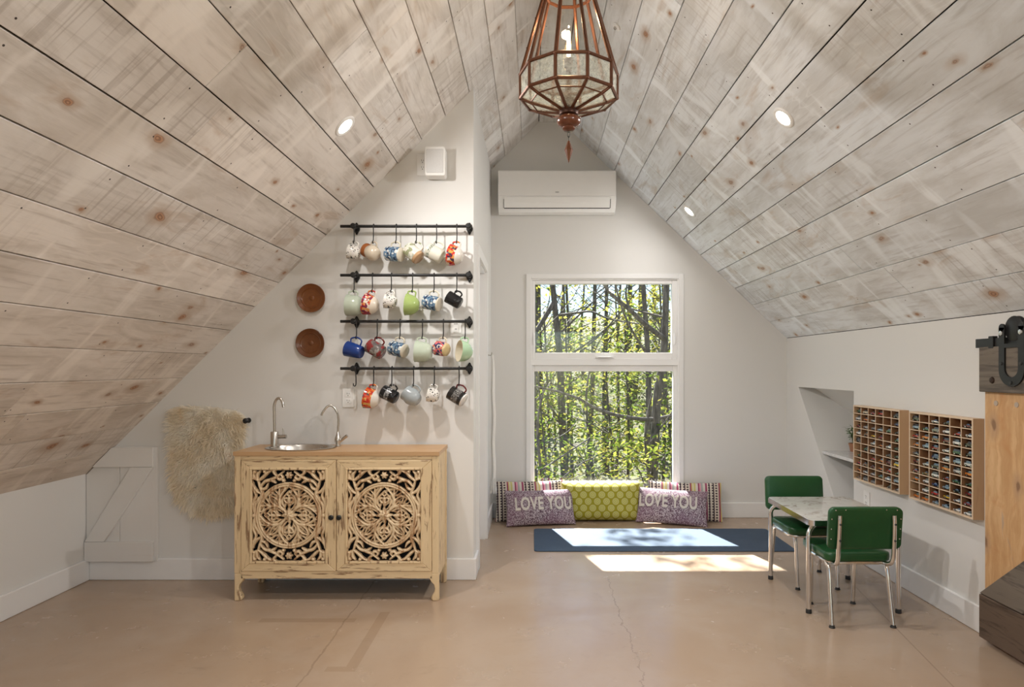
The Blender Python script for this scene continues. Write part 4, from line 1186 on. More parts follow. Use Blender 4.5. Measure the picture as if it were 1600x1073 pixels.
ORD = ['first', 'second', 'third', 'fourth', 'fifth', 'sixth']
for (py, nm), z, row in zip(RAILS, rail_z, ROWS):
    for k, (px, shape, mt, tilt, yaw, lab, kw) in enumerate(row):
        x = (px - VPX) / F_PX * YBAR
        hl = f'black S-hook carrying the {lab}'.replace(' hanging from', ' on') if shape else 'bare black S-hook without a mug on the lowest rail'
        h = link('s_hook', hk2 if shape else hkm, None, (x, YBAR, z))
        tag(h, ' '.join(hl.split()[:16]), 'hook', 'hooks on the mug rails')
        if shape:
            mug('coffee_mug', Vector((x, YBAR - 0.019, z - 0.0963)), shape, mt, tilt, yaw, lab, **kw)
# ------------------------------------------------------------------ toy car boxes on the knee wall
M['ply_face'] = streaked('pale plywood edge', (0.66, 0.5, 0.35), (0.5, 0.35, 0.22), (0.72, 0.57, 0.42), 'y', 1, 0.4, 0.5)
M['box_wood'] = streaked('beech side board', (0.47, 0.29, 0.155), (0.36, 0.2, 0.1), (0.54, 0.35, 0.2), 'z', 1, 0.4, 0.5)
M['box_in'] = streaked('stained partition', (0.22, 0.11, 0.05), (0.14, 0.065, 0.03), (0.3, 0.155, 0.075), 'y', 1, 0.4, 0.6)
M['box_back'] = streaked('brown box back', (0.24, 0.115, 0.052), (0.15, 0.07, 0.03), (0.3, 0.15, 0.07), 'z', 1, 0.4, 0.6)

def paint_by_object(name, rough=0.22):
    m, nt, bs = new_mat(name)
    oi = nd(nt, 'ShaderNodeObjectInfo')
    sock(nt, bs.inputs['Base Color'], oi.outputs['Color'])
    bs.inputs['Roughness'].default_value = rough
    bs.inputs['Coat Weight'].default_value = 0.5
    return m
M['car_paint'] = paint_by_object('toy car enamel')
M['car_glass'] = plain('toy car window', (0.03, 0.035, 0.04), 0.08)
M['car_wheel'] = plain('toy car wheel', (0.02, 0.02, 0.02), 0.5)
M['car_rim'] = plain('toy car hub', (0.6, 0.6, 0.6), 0.25, 1.0)
def toy_car(kind):
    """die-cast car, length along y, 7 cm"""
    b = MB()
    L = 0.034
    hoods = {0: ([(-L, 0.006), (L, 0.006), (L, 0.013), (L * 0.45, 0.0155), (-L * 0.8, 0.0155), (-L, 0.0135)], [(-L * 0.62, 0.0155), (L * 0.42, 0.0155), (L * 0.1, 0.0245), (-L * 0.4, 0.0245)]),
             1: ([(-L, 0.006), (L, 0.006), (L, 0.0105), (L * 0.3, 0.0135), (-L * 0.9, 0.0145), (-L, 0.0145)], [(-L * 0.55, 0.0145), (L * 0.28, 0.0135), (-L * 0.02, 0.0205), (-L * 0.35, 0.0205)]),
             2: ([(-L, 0.007), (L, 0.007), (L, 0.017), (L * 0.55, 0.0185), (-L, 0.0185)], [(-L * 0.97, 0.0185), (L * 0.5, 0.0185), (L * 0.3, 0.029), (-L * 0.95, 0.029)])}
    lo, hi = hoods[kind]
    b.prism(lo, -0.0135, 0.0135, 'x', 0)
    n = len(b.v)
    cab_v = [(x * 0.95, y, z) for x in (-0.0125, 0.0125) for y, z in hi]
    cab_v = [(x * (0.82 if z > 0.0195 else 1.0), y, z) for x, y, z in cab_v]
    b.add(cab_v, [(3, 2, 1, 0), (4, 5, 6, 7), (1, 2, 6, 5), (3, 0, 4, 7)], 1)
    b.add(cab_v, [(2, 3, 7, 6)], 0)
    for yy in (-L * 0.62, L * 0.6):
        for sx in (-1, 1):
            T = Matrix.Translation((sx * 0.0105, yy, 0.0062)) @ Matrix.Rotation(PI / 2, 4, 'Y')
            b.lathe([(0, -0.0045), (0.0062, -0.0045), (0.0062, 0.0045), (0.0035, 0.0046), (0, 0.0046)] if sx > 0 else [(0, -0.0046), (0.0035, -0.0046), (0.0062, -0.0045), (0.0062, 0.0045), (0, 0.0045)], 10, 2, T,
                    [2, 2, 2, 3] if sx > 0 else [3, 2, 2, 2])
    return b.mesh('toy_car', [M['car_paint'], M['car_glass'], M['car_wheel'], M['car_rim']])
CARS = [toy_car(k) for k in range(3)]
CAR_COL = [('red', (0.4, 0.02, 0.02)), ('dark red', (0.2, 0.015, 0.02)), ('black', (0.015, 0.015, 0.017)), ('silver', (0.5, 0.5, 0.5)), ('white', (0.72, 0.72, 0.7)), ('navy blue', (0.02, 0.04, 0.14)),
           ('pale blue', (0.25, 0.36, 0.45)), ('dark green', (0.025, 0.09, 0.045)), ('orange', (0.55, 0.16, 0.02)), ('brown', (0.16, 0.07, 0.03)), ('grey', (0.2, 0.2, 0.2)), ('maroon', (0.13, 0.012, 0.02))]
XF = 2.111
BZ0, BZ1 = 0.551, 1.037
EMPTY = {0: {(1, 3), (4, 1), (5, 0), (5, 3), (1, 4), (9, 3), (3, 4), (0, 4), (6, 1)}, 1: {(0, 1), (4, 1), (0, 4), (8, 0)}}
SPECIAL = {(0, 3, 2): 'yellow', (0, 6, 5): 'yellow', (0, 0, 1): 'cream', (1, 8, 3): 'yellow', (1, 4, 2): 'navy blue', (1, 8, 2): 'red', (0, 6, 3): 'orange', (0, 4, 3): 'orange', (1, 6, 4): 'dark green', (0, 6, 0): 'dark green', (1, 4, 3): 'white', (1, 7, 1): 'white', (1, 3, 3): 'white', (1, 4, 4): 'pale blue'}
EXTRA = {'yellow': (0.65, 0.42, 0.03), 'cream': (0.62, 0.52, 0.36)}
cr_ = random.Random(11)
ROWN = ['top', 'second', 'third', 'fourth', 'fifth', 'sixth', 'seventh', 'eighth', 'ninth', 'bottom']
COLN = ['first', 'second', 'third', 'fourth', 'fifth', 'sixth']
for bi, (ya, yb, lab, where) in enumerate(((3.692, 4.225, 'wooden pigeonhole box of toy cars beside the niche', 'in the box beside niche'),
                                           (3.074, 3.598, 'wooden pigeonhole box of toy cars beside the barn door', 'in barn-door box'))):
    ym = (ya + yb) / 2
    bx = empty('display_box', (XR - 0.0005, ym, BZ0), lab, 'display box', 'toy car boxes on the knee wall')
    w2, hh = (yb - ya) / 2, BZ1 - BZ0
    dx = XF - XR
    t = 0.009
    MB().box(dx, 0, -w2, -w2 + t, 0, hh).build('side_board', M['box_wood'], bx)
    MB().box(dx, 0, w2 - t, w2, 0, hh).build('side_board', M['box_wood'], bx)
    MB().box(dx, 0, -w2 + t, w2 - t, 0, t).build('bottom_board', M['ply_face'], bx)
    MB().box(dx, 0, -w2 + t, w2 - t, hh - t, hh).build('top_board', M['ply_face'], bx)
    MB().box(-0.004, 0, -w2 + t, w2 - t, t, hh - t).build('back_board', M['box_back'], bx)
    # pale lipping on the front edges
    for y0, y1 in ((-w2, -w2 + t), (w2 - t, w2)):
        MB().box(dx - 0.001, dx + 0.0002, y0, y1, 0, hh).build('edge_strip', M['ply_face'], bx)
    cw, chh = (2 * w2 - t) / 6, (hh - t) / 10
    sm = MB().box(dx + 0.003, -0.004, -w2 + t, w2 - t, -0.0022, 0.0022).box(dx + 0.001, dx + 0.003, -w2 + t, w2 - t, -0.0022, 0.0022, 1).mesh('shelf', [M['box_in'], M['ply_face']])
    for r in range(1, 10): link('shelf', sm, bx, (0, 0, t / 2 + r * chh))
    dv = MB().box(dx + 0.004, -0.004, -0.0022, 0.0022, t, hh - t).box(dx + 0.002, dx + 0.004, -0.0022, 0.0022, t, hh - t, 1).mesh('divider', [M['box_in'], M['ply_face']])
    for c_ in range(1, 6): link('divider', dv, bx, (0, -w2 + t / 2 + c_ * cw, 0))
    for r in range(10):
        for c_ in range(6):
            col_from_niche = c_              # 0 is the column at the niche end
            if (r, c_) in EMPTY[bi]: continue
            yc = ym + w2 - t / 2 - (c_ + 0.5) * cw
            zc = BZ0 + hh - t / 2 - (r + 1) * chh + 0.0026
            nmc = SPECIAL.get((bi, r, c_))
            if nmc is None:
                nmc, rgb = cr_.choice(CAR_COL)
            else:
                rgb = dict(CAR_COL).get(nmc) or EXTRA[nmc]
            o = link('toy_car', cr_.choice(CARS), None, (XF + 0.027 + cr_.uniform(-0.006, 0.004), yc + cr_.uniform(-0.003, 0.003), zc))
            o.rotation_euler = (0, 0, (0 if cr_.random() < 0.5 else PI) + cr_.uniform(-0.05, 0.05))
            o.color = (*rgb, 1)
            tag(o, f'{nmc} toy car, {ROWN[r]} row, {COLN[c_]} column from the niche, {where}', 'toy car', 'toy cars in the pigeonhole boxes')

# ------------------------------------------------------------------ niche shelf and plant
def marble(name, base, vein, scale=3.0, rough=0.2):
    m, nt, bs = new_mat(name)
    v = coords(nt)
    n1 = noise(nt, v, scale, 7, 0.6, 1.8)
    ve = sstep(nt, mth(nt, 'ABSOLUTE', mth(nt, 'SUBTRACT', n1, 0.5)), 0.0, 0.045, 1.0, 0.0)
    n2 = noise(nt, v, scale * 0.7, 4, 0.6, 1.0)
    ve = mth(nt, 'MULTIPLY', ve, sstep(nt, n2, 0.4, 0.62))
    cl_ = noise(nt, v, scale * 1.6, 5, 0.6)
    col = mixc(nt, mth(nt, 'MULTIPLY', sstep(nt, cl_, 0.45, 0.7), 0.35), base, tuple(q * 0.75 for q in base))
    col = mixc(nt, mth(nt, 'MULTIPLY', ve, 0.85), col, vein)
    sock(nt, bs.inputs['Base Color'], col)
    bs.inputs['Roughness'].default_value = rough
    return m
M['marble'] = marble('pale marble', (0.72, 0.72, 0.72), (0.45, 0.45, 0.46), 9)
SZ = 0.655
ye = 4.438 + (SZ - 0.13) / (NZ - 0.13) * (NY1 - 4.438) - 0.006
sh_ = MB().prism([(XR + 0.02, NY0 + 0.004), (2.62, NY0 + 0.004), (2.62, ye - 0.001), (XR + 0.02, ye - 0.001)], SZ - 0.022, SZ, 'z').build('niche_shelf', M['marble'], bevel=0.002)
tag(sh_, 'pale marble shelf inside the slanted niche', 'shelf')
pl = empty('potted_plant', (2.405, 4.80, SZ), 'small leafy green plant in a clay pot on the niche shelf', 'plant')
MB().lathe([(0, 0), (0.028, 0), (0.03, 0.003), (0.038, 0.05), (0.041, 0.052), (0.041, 0.062), (0.036, 0.062), (0.034, 0.05), (0, 0.05)], 20).build('pot', plain('terracotta', (0.42, 0.2, 0.11), 0.8), pl, smooth=40)
lm = plain('plant leaf', (0.09, 0.19, 0.05), 0.45, nz=0.25, nscale=30)
stem_m = plain('plant stem', (0.1, 0.13, 0.05), 0.6)
pr = random.Random(5)
st_b = MB(); leaf_spots = []
for k in range(16):
    a = pr.uniform(0, 2 * PI); e = pr.uniform(0.2, 1.0); h = pr.uniform(0.07, 0.15)
    tip = Vector((math.cos(a) * 0.075 * e, math.sin(a) * 0.075 * e, 0.05 + h))
    st_b.tube([(math.cos(a) * 0.01, math.sin(a) * 0.01, 0.045), (tip.x * 0.5, tip.y * 0.5, 0.05 + h * 0.65), tip], [0.0015, 0.0013, 0.0009], 5)
    for q in range(5):
        f = 0.35 + 0.65 * q / 4
        base = Vector((tip.x * f, tip.y * f, 0.05 + h * (f ** 0.7)))
        leaf_spots.append((base, a + pr.uniform(-1.4, 1.4), pr.uniform(-0.3, 0.7)))
st_b.build('stems', stem_m, pl)
lfm = MB().add([(0, 0, 0), (0.012, 0.009, 0.003), (0.027, 0.007, 0.003), (0.037, 0, -0.003), (0.027, -0.007, 0.003), (0.012, -0.009, 0.003)], [(0, 1, 5), (1, 2, 4, 5), (2, 3, 4)]).mesh('leaf', lm)
for p, a, e in leaf_spots:
    o = link('leaf', lfm, pl, p, (pr.uniform(-0.4, 0.4), -e, a))

# ------------------------------------------------------------------ barn door
M['weathered'] = streaked('weathered grey barn wood', (0.115, 0.095, 0.075), (0.03, 0.024, 0.02), (0.22, 0.185, 0.15), 'y', 0.9, 0.65, 0.75, 0.48, 0.64, 0.5)
def pine_mat():
    m, nt, bs = new_mat('knotty natural pine')
    v = coords(nt)
    w = nd(nt, 'ShaderNodeVectorMath', {0: v, 1: nd(nt, 'ShaderNodeVectorMath', {0: nd(nt, 'ShaderNodeTexNoise', {'Vector': v, 'Scale': 7.0, 'Detail': 3.0}).outputs['Color'], 1: (0.07, 0.07, 0.07)}, operation='MULTIPLY').outputs[0]}, operation='ADD').outputs[0]
    g = noise(nt, coords(nt, vec=w, scale=(14, 14, 1.6)), 1.6, 5, 0.6, 0.4)
    col = mixc(nt, sstep(nt, g, 0.3, 0.7), (0.52, 0.29, 0.125), (0.68, 0.44, 0.23))
    col = mixc(nt, mth(nt, 'MULTIPLY', sstep(nt, noise(nt, v, 5, 4, 0.6, 1.0), 0.52, 0.7), 0.5), col, (0.5, 0.22, 0.07))
    sy_ = nd(nt, 'ShaderNodeSeparateXYZ', {0: w})
    vo = nd(nt, 'ShaderNodeTexVoronoi', {'Vector': nd(nt, 'ShaderNodeCombineXYZ', {0: mth(nt, 'MULTIPLY', sy_.outputs[1], 4.2), 1: mth(nt, 'MULTIPLY', sy_.outputs[2], 2.4), 2: 0.0}).outputs[0], 'Scale': 1.0}, voronoi_dimensions='2D')
    kd = vo.outputs['Distance']
    col = mixc(nt, sstep(nt, kd, 0.05, 0.2, 0.55, 0.0), col, (0.4, 0.25, 0.15))
    col = mixc(nt, sstep(nt, kd, 0.03, 0.07, 0.85, 0.0), col, (0.2, 0.1, 0.05))
    # blue stain streaks
    col = mixc(nt, mth(nt, 'MULTIPLY', sstep(nt, noise(nt, coords(nt, vec=w, scale=(3, 9, 2)), 1.5, 4, 0.6, 0.8), 0.62, 0.7), 0.5), col, (0.28, 0.25, 0.24))
    sock(nt, bs.inputs['Base Color'], col); bs.inputs['Roughness'].default_value = 0.5
    bump(nt, bs, g, 0.1, 0.003)
    return m
M['pine'] = pine_mat()
M['weathered_brown'] = streaked('weathered brown barn wood', (0.085, 0.056, 0.038), (0.022, 0.014, 0.01), (0.16, 0.11, 0.078), 'y', 0.9, 0.7, 0.75, 0.5, 0.64, 0.5)
BD0, BD1 = 1.72, 2.995
bd = empty('barn_door', (XR, BD1, 0.02), 'sliding Z-braced barn door of pine and weathered boards', 'barn door')
dn, dw = 5, (BD1 - BD0) / 5
for k in range(dn):
    MB().box(-0.055, -0.02, -(k + 1) * dw + 0.0012, -k * dw - 0.0012, 0.0, 1.358).build('board', M['pine'], bd, bevel=0.002)
MB().box(-0.08, -0.055, -(BD1 - BD0) - 0.002, 0.004, 1.15, 1.358).build('rail', M['weathered'], bd, bevel=0.003)
MB().box(-0.08, -0.055, -(BD1 - BD0) - 0.002, 0.004, 0.004, 0.205).build('rail', M['weathered_brown'], bd, bevel=0.003)
wd = BD1 - BD0
MB().prism([(0.002, 0.209), (-0.26, 0.209), (-wd, 0.985), (-wd, 1.148), (-1.1, 1.148)], -0.08, -0.055, 'x').build('diagonal_brace', M['weathered'], bd, bevel=0.003)
# screw plugs and a bolt hole
for y, z in ((-0.075, 1.1), (-0.2, 1.1)):
    MB().lathe([(0, 0), (0.012, 0), (0.012, 0.003), (0, 0.003)], 14, 0, Matrix.Translation((-0.055, y, z)) @ Matrix.Rotation(-PI / 2, 4, 'Y')).build('plug', plain('grey screw plug', (0.45, 0.37, 0.3), 0.5), bd)
MB().lathe([(0, 0), (0.016, 0), (0.013, 0.006), (0, 0.008)], 8, 0, Matrix.Translation((-0.08, -0.085, 1.205)) @ Matrix.Rotation(-PI / 2, 4, 'Y')).build('bolt', plain('rusted bolt', (0.05, 0.03, 0.022), 0.6, 0.6), bd)
# horseshoe hangers
def hanger(y):
    h = bpy.data.objects.new('hanger', None); COL.objects.link(h); h.parent = bd; h.location = (-0.08, y, 1.18)
    outer, inner = [], []
    R1, R2, top = 0.074, 0.04, 0.26
    for k in range(17):
        a = PI + PI * k / 16
        outer.append((R1 * math.cos(a), 0.074 + R1 * math.sin(a))); inner.append((R2 * math.cos(a), 0.08 + R2 * math.sin(a)))
    capr = [((R1 + R2) / 2 + (R1 - R2) / 2 * math.cos(a), top + (R1 - R2) / 2 * math.sin(a)) for a in [PI * k / 6 for k in range(7)]]
    capl = [(-x, z) for x, z in reversed(capr)]
    poly = outer + capr + list(reversed(inner)) + capl
    # strap as strips so that the outline stays concave
    path_o = capl[::-1][-1:] + outer + capr[:1]
    b = MB()
    n_ = len(outer)
    for k in range(n_ - 1):
        b.prism([outer[k], outer[k + 1], inner[k + 1], inner[k]], -0.008, 0, 'x')
    for sgn in (-1, 1):
        b.prism([(sgn * R1, 0.074), (sgn * R1, top), (sgn * R2, top), (sgn * R2, 0.08)], -0.008, 0, 'x')
        b.prism([(sgn * (R1 + R2) / 2 + (R1 - R2) / 2 * math.cos(2 * PI * k / 12), top + (R1 - R2) / 2 * math.sin(2 * PI * k / 12)) for k in range(12)], -0.008, 0, 'x')
    b.prism([(-R2, 0.17), (R2, 0.17), (R2, 0.188), (-R2, 0.188)], -0.008, 0, 'x')
    b.build('strap', M['black_iron'], h)
    b = MB().lathe([(0, -0.012), (0.05, -0.012), (0.055, -0.009), (0.05, 0), (0.055, 0.009), (0.05, 0.012), (0, 0.012)], 24, 0, Matrix.Translation((0.014, 0, 0.253)) @ Matrix.Rotation(PI / 2, 4, 'Y'))
    b.build('wheel', M['black_iron'], h, smooth=35)
    for yy, zz in ((-0.057, 0.235), (0.057, 0.235)):
        MB().lathe([(0, 0), (0.012, 0), (0.011, 0.005), (0, 0.006)], 6, 0, Matrix.Translation((-0.008, yy, zz)) @ Matrix.Rotation(-PI / 2, 4, 'Y')).build('bolt', M['steel'], h)
    for yy, zz in ((-0.057, 0.1), (0.057, 0.1), (0, 0.016)):
        MB().lathe([(0, 0), (0.008, 0), (0.007, 0.004), (0, 0.005)], 10, 0, Matrix.Translation((-0.008, yy, zz)) @ Matrix.Rotation(-PI / 2, 4, 'Y')).build('bolt', M['dark_slot'], h)
hanger(2.786 - BD1); hanger(1.93 - BD1)
tr = empty('barn_door_track', (XR, 3.03, 1.42), 'flat black steel track carrying the barn door rollers', 'track')
MB().box(-0.074, -0.066, -2.3, 0.0, -0.045, -0.003).build('bar', M['black_iron'], tr, bevel=0.001)
MB().box(-0.082, -0.058, -0.125, -0.095, -0.05, 0.006).build('stop', M['black_iron'], tr, bevel=0.002)
for yy in (-0.07, -0.7, -1.35, -2.0):
    MB().tube([(-0.066, yy, -0.024), (0, yy, -0.024)], 0.01, 10).build('spacer', M['black_iron'], tr)
# ------------------------------------------------------------------ children's dinette table and chairs
M['laminate'] = marble('white laminate with brown-grey veins', (0.62, 0.61, 0.575), (0.26, 0.2, 0.15), 4.5, 0.16)
def vinyl_mat():
    m, nt, bs = new_mat('green vinyl')
    v = coords(nt)
    col = mixc(nt, noise(nt, v, 9, 4), (0.009, 0.06, 0.017), (0.018, 0.095, 0.03))
    sock(nt, bs.inputs['Base Color'], col)
    bs.inputs['Roughness'].default_value = 0.3
    n = noise(nt, v, 24, 4, 0.55, 0.8)
    bump(nt, bs, n, 0.35, 0.004)
    return m
M['vinyl_green'] = vinyl_mat()
TX0, TX1, TY0, TY1, TZ = 1.43, 1.915, 3.312, 3.92, 0.493
tb = empty('dinette_table', ((TX0 + TX1) / 2, (TY0 + TY1) / 2, 0), 'small laminate dinette table with chrome legs between the green chairs', 'table')
tw, tl = (TX1 - TX0) / 2, (TY1 - TY0) / 2
MB().prism(rrect(-tw, tw, -tl, tl, 0.03, 6), TZ - 0.006, TZ, 'z').build('tabletop', M['laminate'], tb, bevel=0.0015)
MB().prism(rrect(-tw - 0.003, tw + 0.003, -tl - 0.003, tl + 0.003, 0.033, 6), TZ - 0.03, TZ - 0.0015, 'z').build('edge_band', M['chrome'], tb, smooth=40)
MB().prism(rrect(-tw + 0.05, tw - 0.05, -tl + 0.05, tl - 0.05, 0.01, 3), TZ - 0.05, TZ - 0.03, 'z').build('apron', plain('dark apron', (0.06, 0.055, 0.05), 0.6), tb)
for sx in (-1, 1):
    for sy in (-1, 1):
        x, y = sx * (tw - 0.008), sy * (tl - 0.035)
        p = catmull([(sx * (tw - 0.075), sy * (tl - 0.07), TZ - 0.04), (sx * (tw - 0.04), sy * (tl - 0.05), TZ - 0.042), (x - sx * 0.003, y - sy * 0.003, TZ - 0.075), (x, y, TZ - 0.13), (x, y, 0.25), (x, y, 0.02)], 6)
        lg = MB().tube(p, 0.0125, 12).build('leg', M['chrome'], tb, smooth=50)
        tag(MB().lathe([(0, 0), (0.0145, 0), (0.015, 0.003), (0.0142, 0.02), (0.0128, 0.023), (0, 0.023)], 14).build('foot', M['black_rubber'], lg, (x, y, 0), smooth=40), 'black rubber foot')

def cushion(hx, hy, hz, r, parent, name, mat, loc, rot=(0, 0, 0), puff=0.012, n=5, bend=0.0):
    """padded rounded slab: loops of a rounded rectangle swelling towards the middle"""
    b = MB()
    prof = [(-1.0, 0.90), (-0.85, 0.97), (-0.4, 1.0), (0.4, 1.0), (0.85, 0.97), (1.0, 0.90)]
    vs = []; loops = []
    def loop(s_, z, extra=0):
        L_ = []
        for x, y in rrect(-hx, hx, -hy, hy, r, 5):
            k = s_
            X, Y = x * k, y * k
            L_.append(len(vs)); vs.append((X, Y, z - bend * (X / hx) ** 2))
        loops.append(L_)
    sm = min(hx, hy)
    for f, s_ in ((0.30, 0.30), (0.6, 0.6), (0.85, 0.85)):
        loop(f, -hz - puff * (1 - f * f))
    for t_, s_ in prof:
        loop(1 - (1 - s_) * hz / sm * 2.0, t_ * hz)
    for f in (0.85, 0.6, 0.3):
        loop(f, hz + puff * (1 - f * f))
    m_ = len(loops[0])
    fs = [(loops[i][k], loops[i][(k + 1) % m_], loops[i + 1][(k + 1) % m_], loops[i + 1][k]) for i in range(len(loops) - 1) for k in range(m_)]
    fs += [tuple(reversed(loops[0])), tuple(loops[-1])]
    b.add(vs, fs)
    return b.build(name, mat, parent, loc, rot, smooth=50)

def chair(name, loc, rz, label):
    """faces +y"""
    t = empty(name, loc, label, 'chair', 'green vinyl dinette chairs', rz)
    cushion(0.165, 0.155, 0.02, 0.04, t, 'seat', M['vinyl_green'], (0, 0.018, 0.338), puff=0.012)
    fr = MB()
    lp = [(x, y + 0.018, 0.309) for x, y in rrect(-0.152, 0.152, -0.142, 0.142, 0.05, 5)]
    fr.tube(lp, 0.0095, 8, closed=True)
    fr.build('seat_frame', M['chrome'], t, smooth=50)
    for sx in (-1, 1):
        for front in (1, 0):
            if front: p = [(sx * 0.118, 0.09, 0.305), (sx * 0.12, 0.128, 0.296), (sx * 0.119, 0.14, 0.26), (sx * 0.117, 0.15, 0.13), (sx * 0.115, 0.158, 0.012)]
            else: p = [(sx * 0.146, -0.07, 0.305), (sx * 0.148, -0.105, 0.297), (sx * 0.146, -0.122, 0.262), (sx * 0.149, -0.142, 0.14), (sx * 0.152, -0.163, 0.012)]
            lg = MB().tube(catmull(p, 6), 0.0105, 12).build('leg', M['chrome'], t, smooth=50)
            MB().lathe([(0, 0), (0.0145, 0), (0.015, 0.003), (0.0118, 0.007), (0.0115, 0.014), (0, 0.014)], 14).build('foot', M['black_rubber'], lg, (p[-1][0], p[-1][1], 0), smooth=40)
    # padded backrest, leaning back
    br = cushion(0.181, 0.105, 0.012, 0.028, t, 'backrest', M['vinyl_green'], (0, -0.168, 0.496), (PI / 2 + math.radians(6), 0, 0), puff=0.006, bend=-0.012)
    rv = MB()
    for k in range(7): rv.ball((-0.15 + 0.05 * k, 0.093, 0.0), 0.0038, 6)
    riv_pts = [(-0.15 + 0.05 * k, 0.094) for k in range(7)] + [(-0.169, 0.05), (0.169, 0.05), (-0.169, 0.0), (0.169, 0.0), (-0.168, -0.05), (0.168, -0.05), (-0.06, -0.093), (0.0, -0.093), (0.06, -0.093)]
    rm_ = MB().ball((0, 0, 0), 0.0036, 6, sc=(1, 1, 0.6)).mesh('rivet', M['chrome'], 60)
    for x, y in riv_pts:
        o = link('rivet', rm_, br, (x, y, 0.0150 + 0.012 * (x / 0.181) ** 2))
    for sx in (-1, 1):
        p = [(sx * 0.133, -0.203, 0.562), (sx * 0.134, -0.204, 0.53), (sx * 0.135, -0.201, 0.46), (sx * 0.136, -0.196, 0.4), (sx * 0.136, -0.192, 0.355), (sx * 0.134, -0.176, 0.322), (sx * 0.13, -0.14, 0.309), (sx * 0.126, -0.08, 0.307)]
        s_ = MB().tube(catmull(p, 6), 0.0105, 12).build('back_support', M['chrome'], t, smooth=50)
        for zz, yy in ((0.52, -0.2145), (0.44, -0.2105)):
            MB().ball((sx * 0.1345, yy, zz), 0.0055, 6).build('screw', M['dark_slot'], s_)
    return t
chair('dinette_chair', (1.622, 3.322, 0), math.radians(0.5), 'green vinyl chair with its studded back turned outward, tucked under the table')
chair('dinette_chair', (1.642, 3.86, 0), PI, 'green vinyl chair at the table end beside the blue mat')

# ------------------------------------------------------------------ yoga mat
def mat_mat():
    m, nt, bs = new_mat('slate blue foam')
    v = coords(nt)
    col = mixc(nt, noise(nt, v, 6, 5, 0.65), (0.03, 0.055, 0.095), (0.052, 0.085, 0.135))
    col = mixc(nt, mth(nt, 'MULTIPLY', sstep(nt, noise(nt, v, 220, 2), 0.55, 0.7), 0.4), col, (0.09, 0.13, 0.18))
    sock(nt, bs.inputs['Base Color'], col)
    bs.inputs['Roughness'].default_value = 0.75
    bump(nt, bs, noise(nt, v, 260, 2), 0.3, 0.002)
    return m
ym_ = MB().prism(rrect(0.002, 1.84, 4.4615, 5.081, 0.03, 5), 0.0005, 0.0075, 'z').build('yoga_mat', mat_mat(), bevel=0.0015)
tag(ym_, 'slate blue exercise mat lying on the floor below the window', 'mat')

# ------------------------------------------------------------------ pillows
def speck(name):
    m, nt, bs = new_mat(name)
    v = coords(nt)
    n1 = noise(nt, v, 130, 2, 0.6)
    n2 = noise(nt, v, 10, 3)
    col = mixc(nt, sstep(nt, n1, 0.45, 0.56), (0.1, 0.05, 0.075), (0.5, 0.43, 0.46))
    col = mixc(nt, mth(nt, 'MULTIPLY', sstep(nt, n2, 0.4, 0.65), 0.4), col, (0.23, 0.11, 0.17))
    sock(nt, bs.inputs['Base Color'], col)
    bs.inputs['Roughness'].default_value = 0.9
    bump(nt, bs, n1, 0.3, 0.003)
    return m
M['mauve'] = speck('speckled mauve weave')
def stripes(name):
    m, nt, bs = new_mat(name)
    v = coords(nt)
    sp_ = nd(nt, 'ShaderNodeSeparateXYZ', {0: v})
    x, z = sp_.outputs[0], sp_.outputs[2]
    f = mth(nt, 'FRACT', mth(nt, 'MULTIPLY', mth(nt, 'ADD', x, 1.0), 1 / 0.235))
    cr = nd(nt, 'ShaderNodeValToRGB', {0: f}); cr.color_ramp.interpolation = 'CONSTANT'
    seq = [(0, (0.62, 0.56, 0.48)), (0.05, (0.06, 0.035, 0.045)), (0.09, (0.62, 0.56, 0.48)), (0.2, (0.05, 0.03, 0.04)), (0.24, (0.6, 0.53, 0.45)), (0.40, (0.3, 0.05, 0.11)), (0.45, (0.58, 0.47, 0.16)), (0.49, (0.65, 0.6, 0.5)),
           (0.53, (0.55, 0.5, 0.2)), (0.6, (0.62, 0.55, 0.52)), (0.68, (0.28, 0.04, 0.1)), (0.73, (0.62, 0.3, 0.36)), (0.79, (0.35, 0.38, 0.36)), (0.85, (0.6, 0.56, 0.5)), (0.93, (0.3, 0.05, 0.12))]
    el = cr.color_ramp.elements
    for i, (p_, c_) in enumerate(seq):
        e = el[i] if i < 2 else el.new(p_)
        e.position = p_; e.color = (*c_, 1)
    # rows of stitched dots
    dx = mth(nt, 'SUBTRACT', mth(nt, 'FRACT', mth(nt, 'MULTIPLY', x, 1 / 0.0294)), 0.5)
    dz = mth(nt, 'SUBTRACT', mth(nt, 'FRACT', mth(nt, 'MULTIPLY', z, 1 / 0.022)), 0.5)
    d = mth(nt, 'SQRT', mth(nt, 'ADD', mth(nt, 'MULTIPLY', dx, dx), mth(nt, 'MULTIPLY', dz, dz)))
    on = mth(nt, 'MULTIPLY', mth(nt, 'LESS_THAN', d, 0.3), mth(nt, 'LESS_THAN', f, 0.4))
    col = mixc(nt, on, cr.outputs[0], (0.05, 0.03, 0.04))
    sock(nt, bs.inputs['Base Color'], col)
    bs.inputs['Roughness'].default_value = 0.9
    bump(nt, bs, noise(nt, v, 200, 2), 0.3, 0.003)
    return m
M['stripe'] = stripes('striped dotted weave')
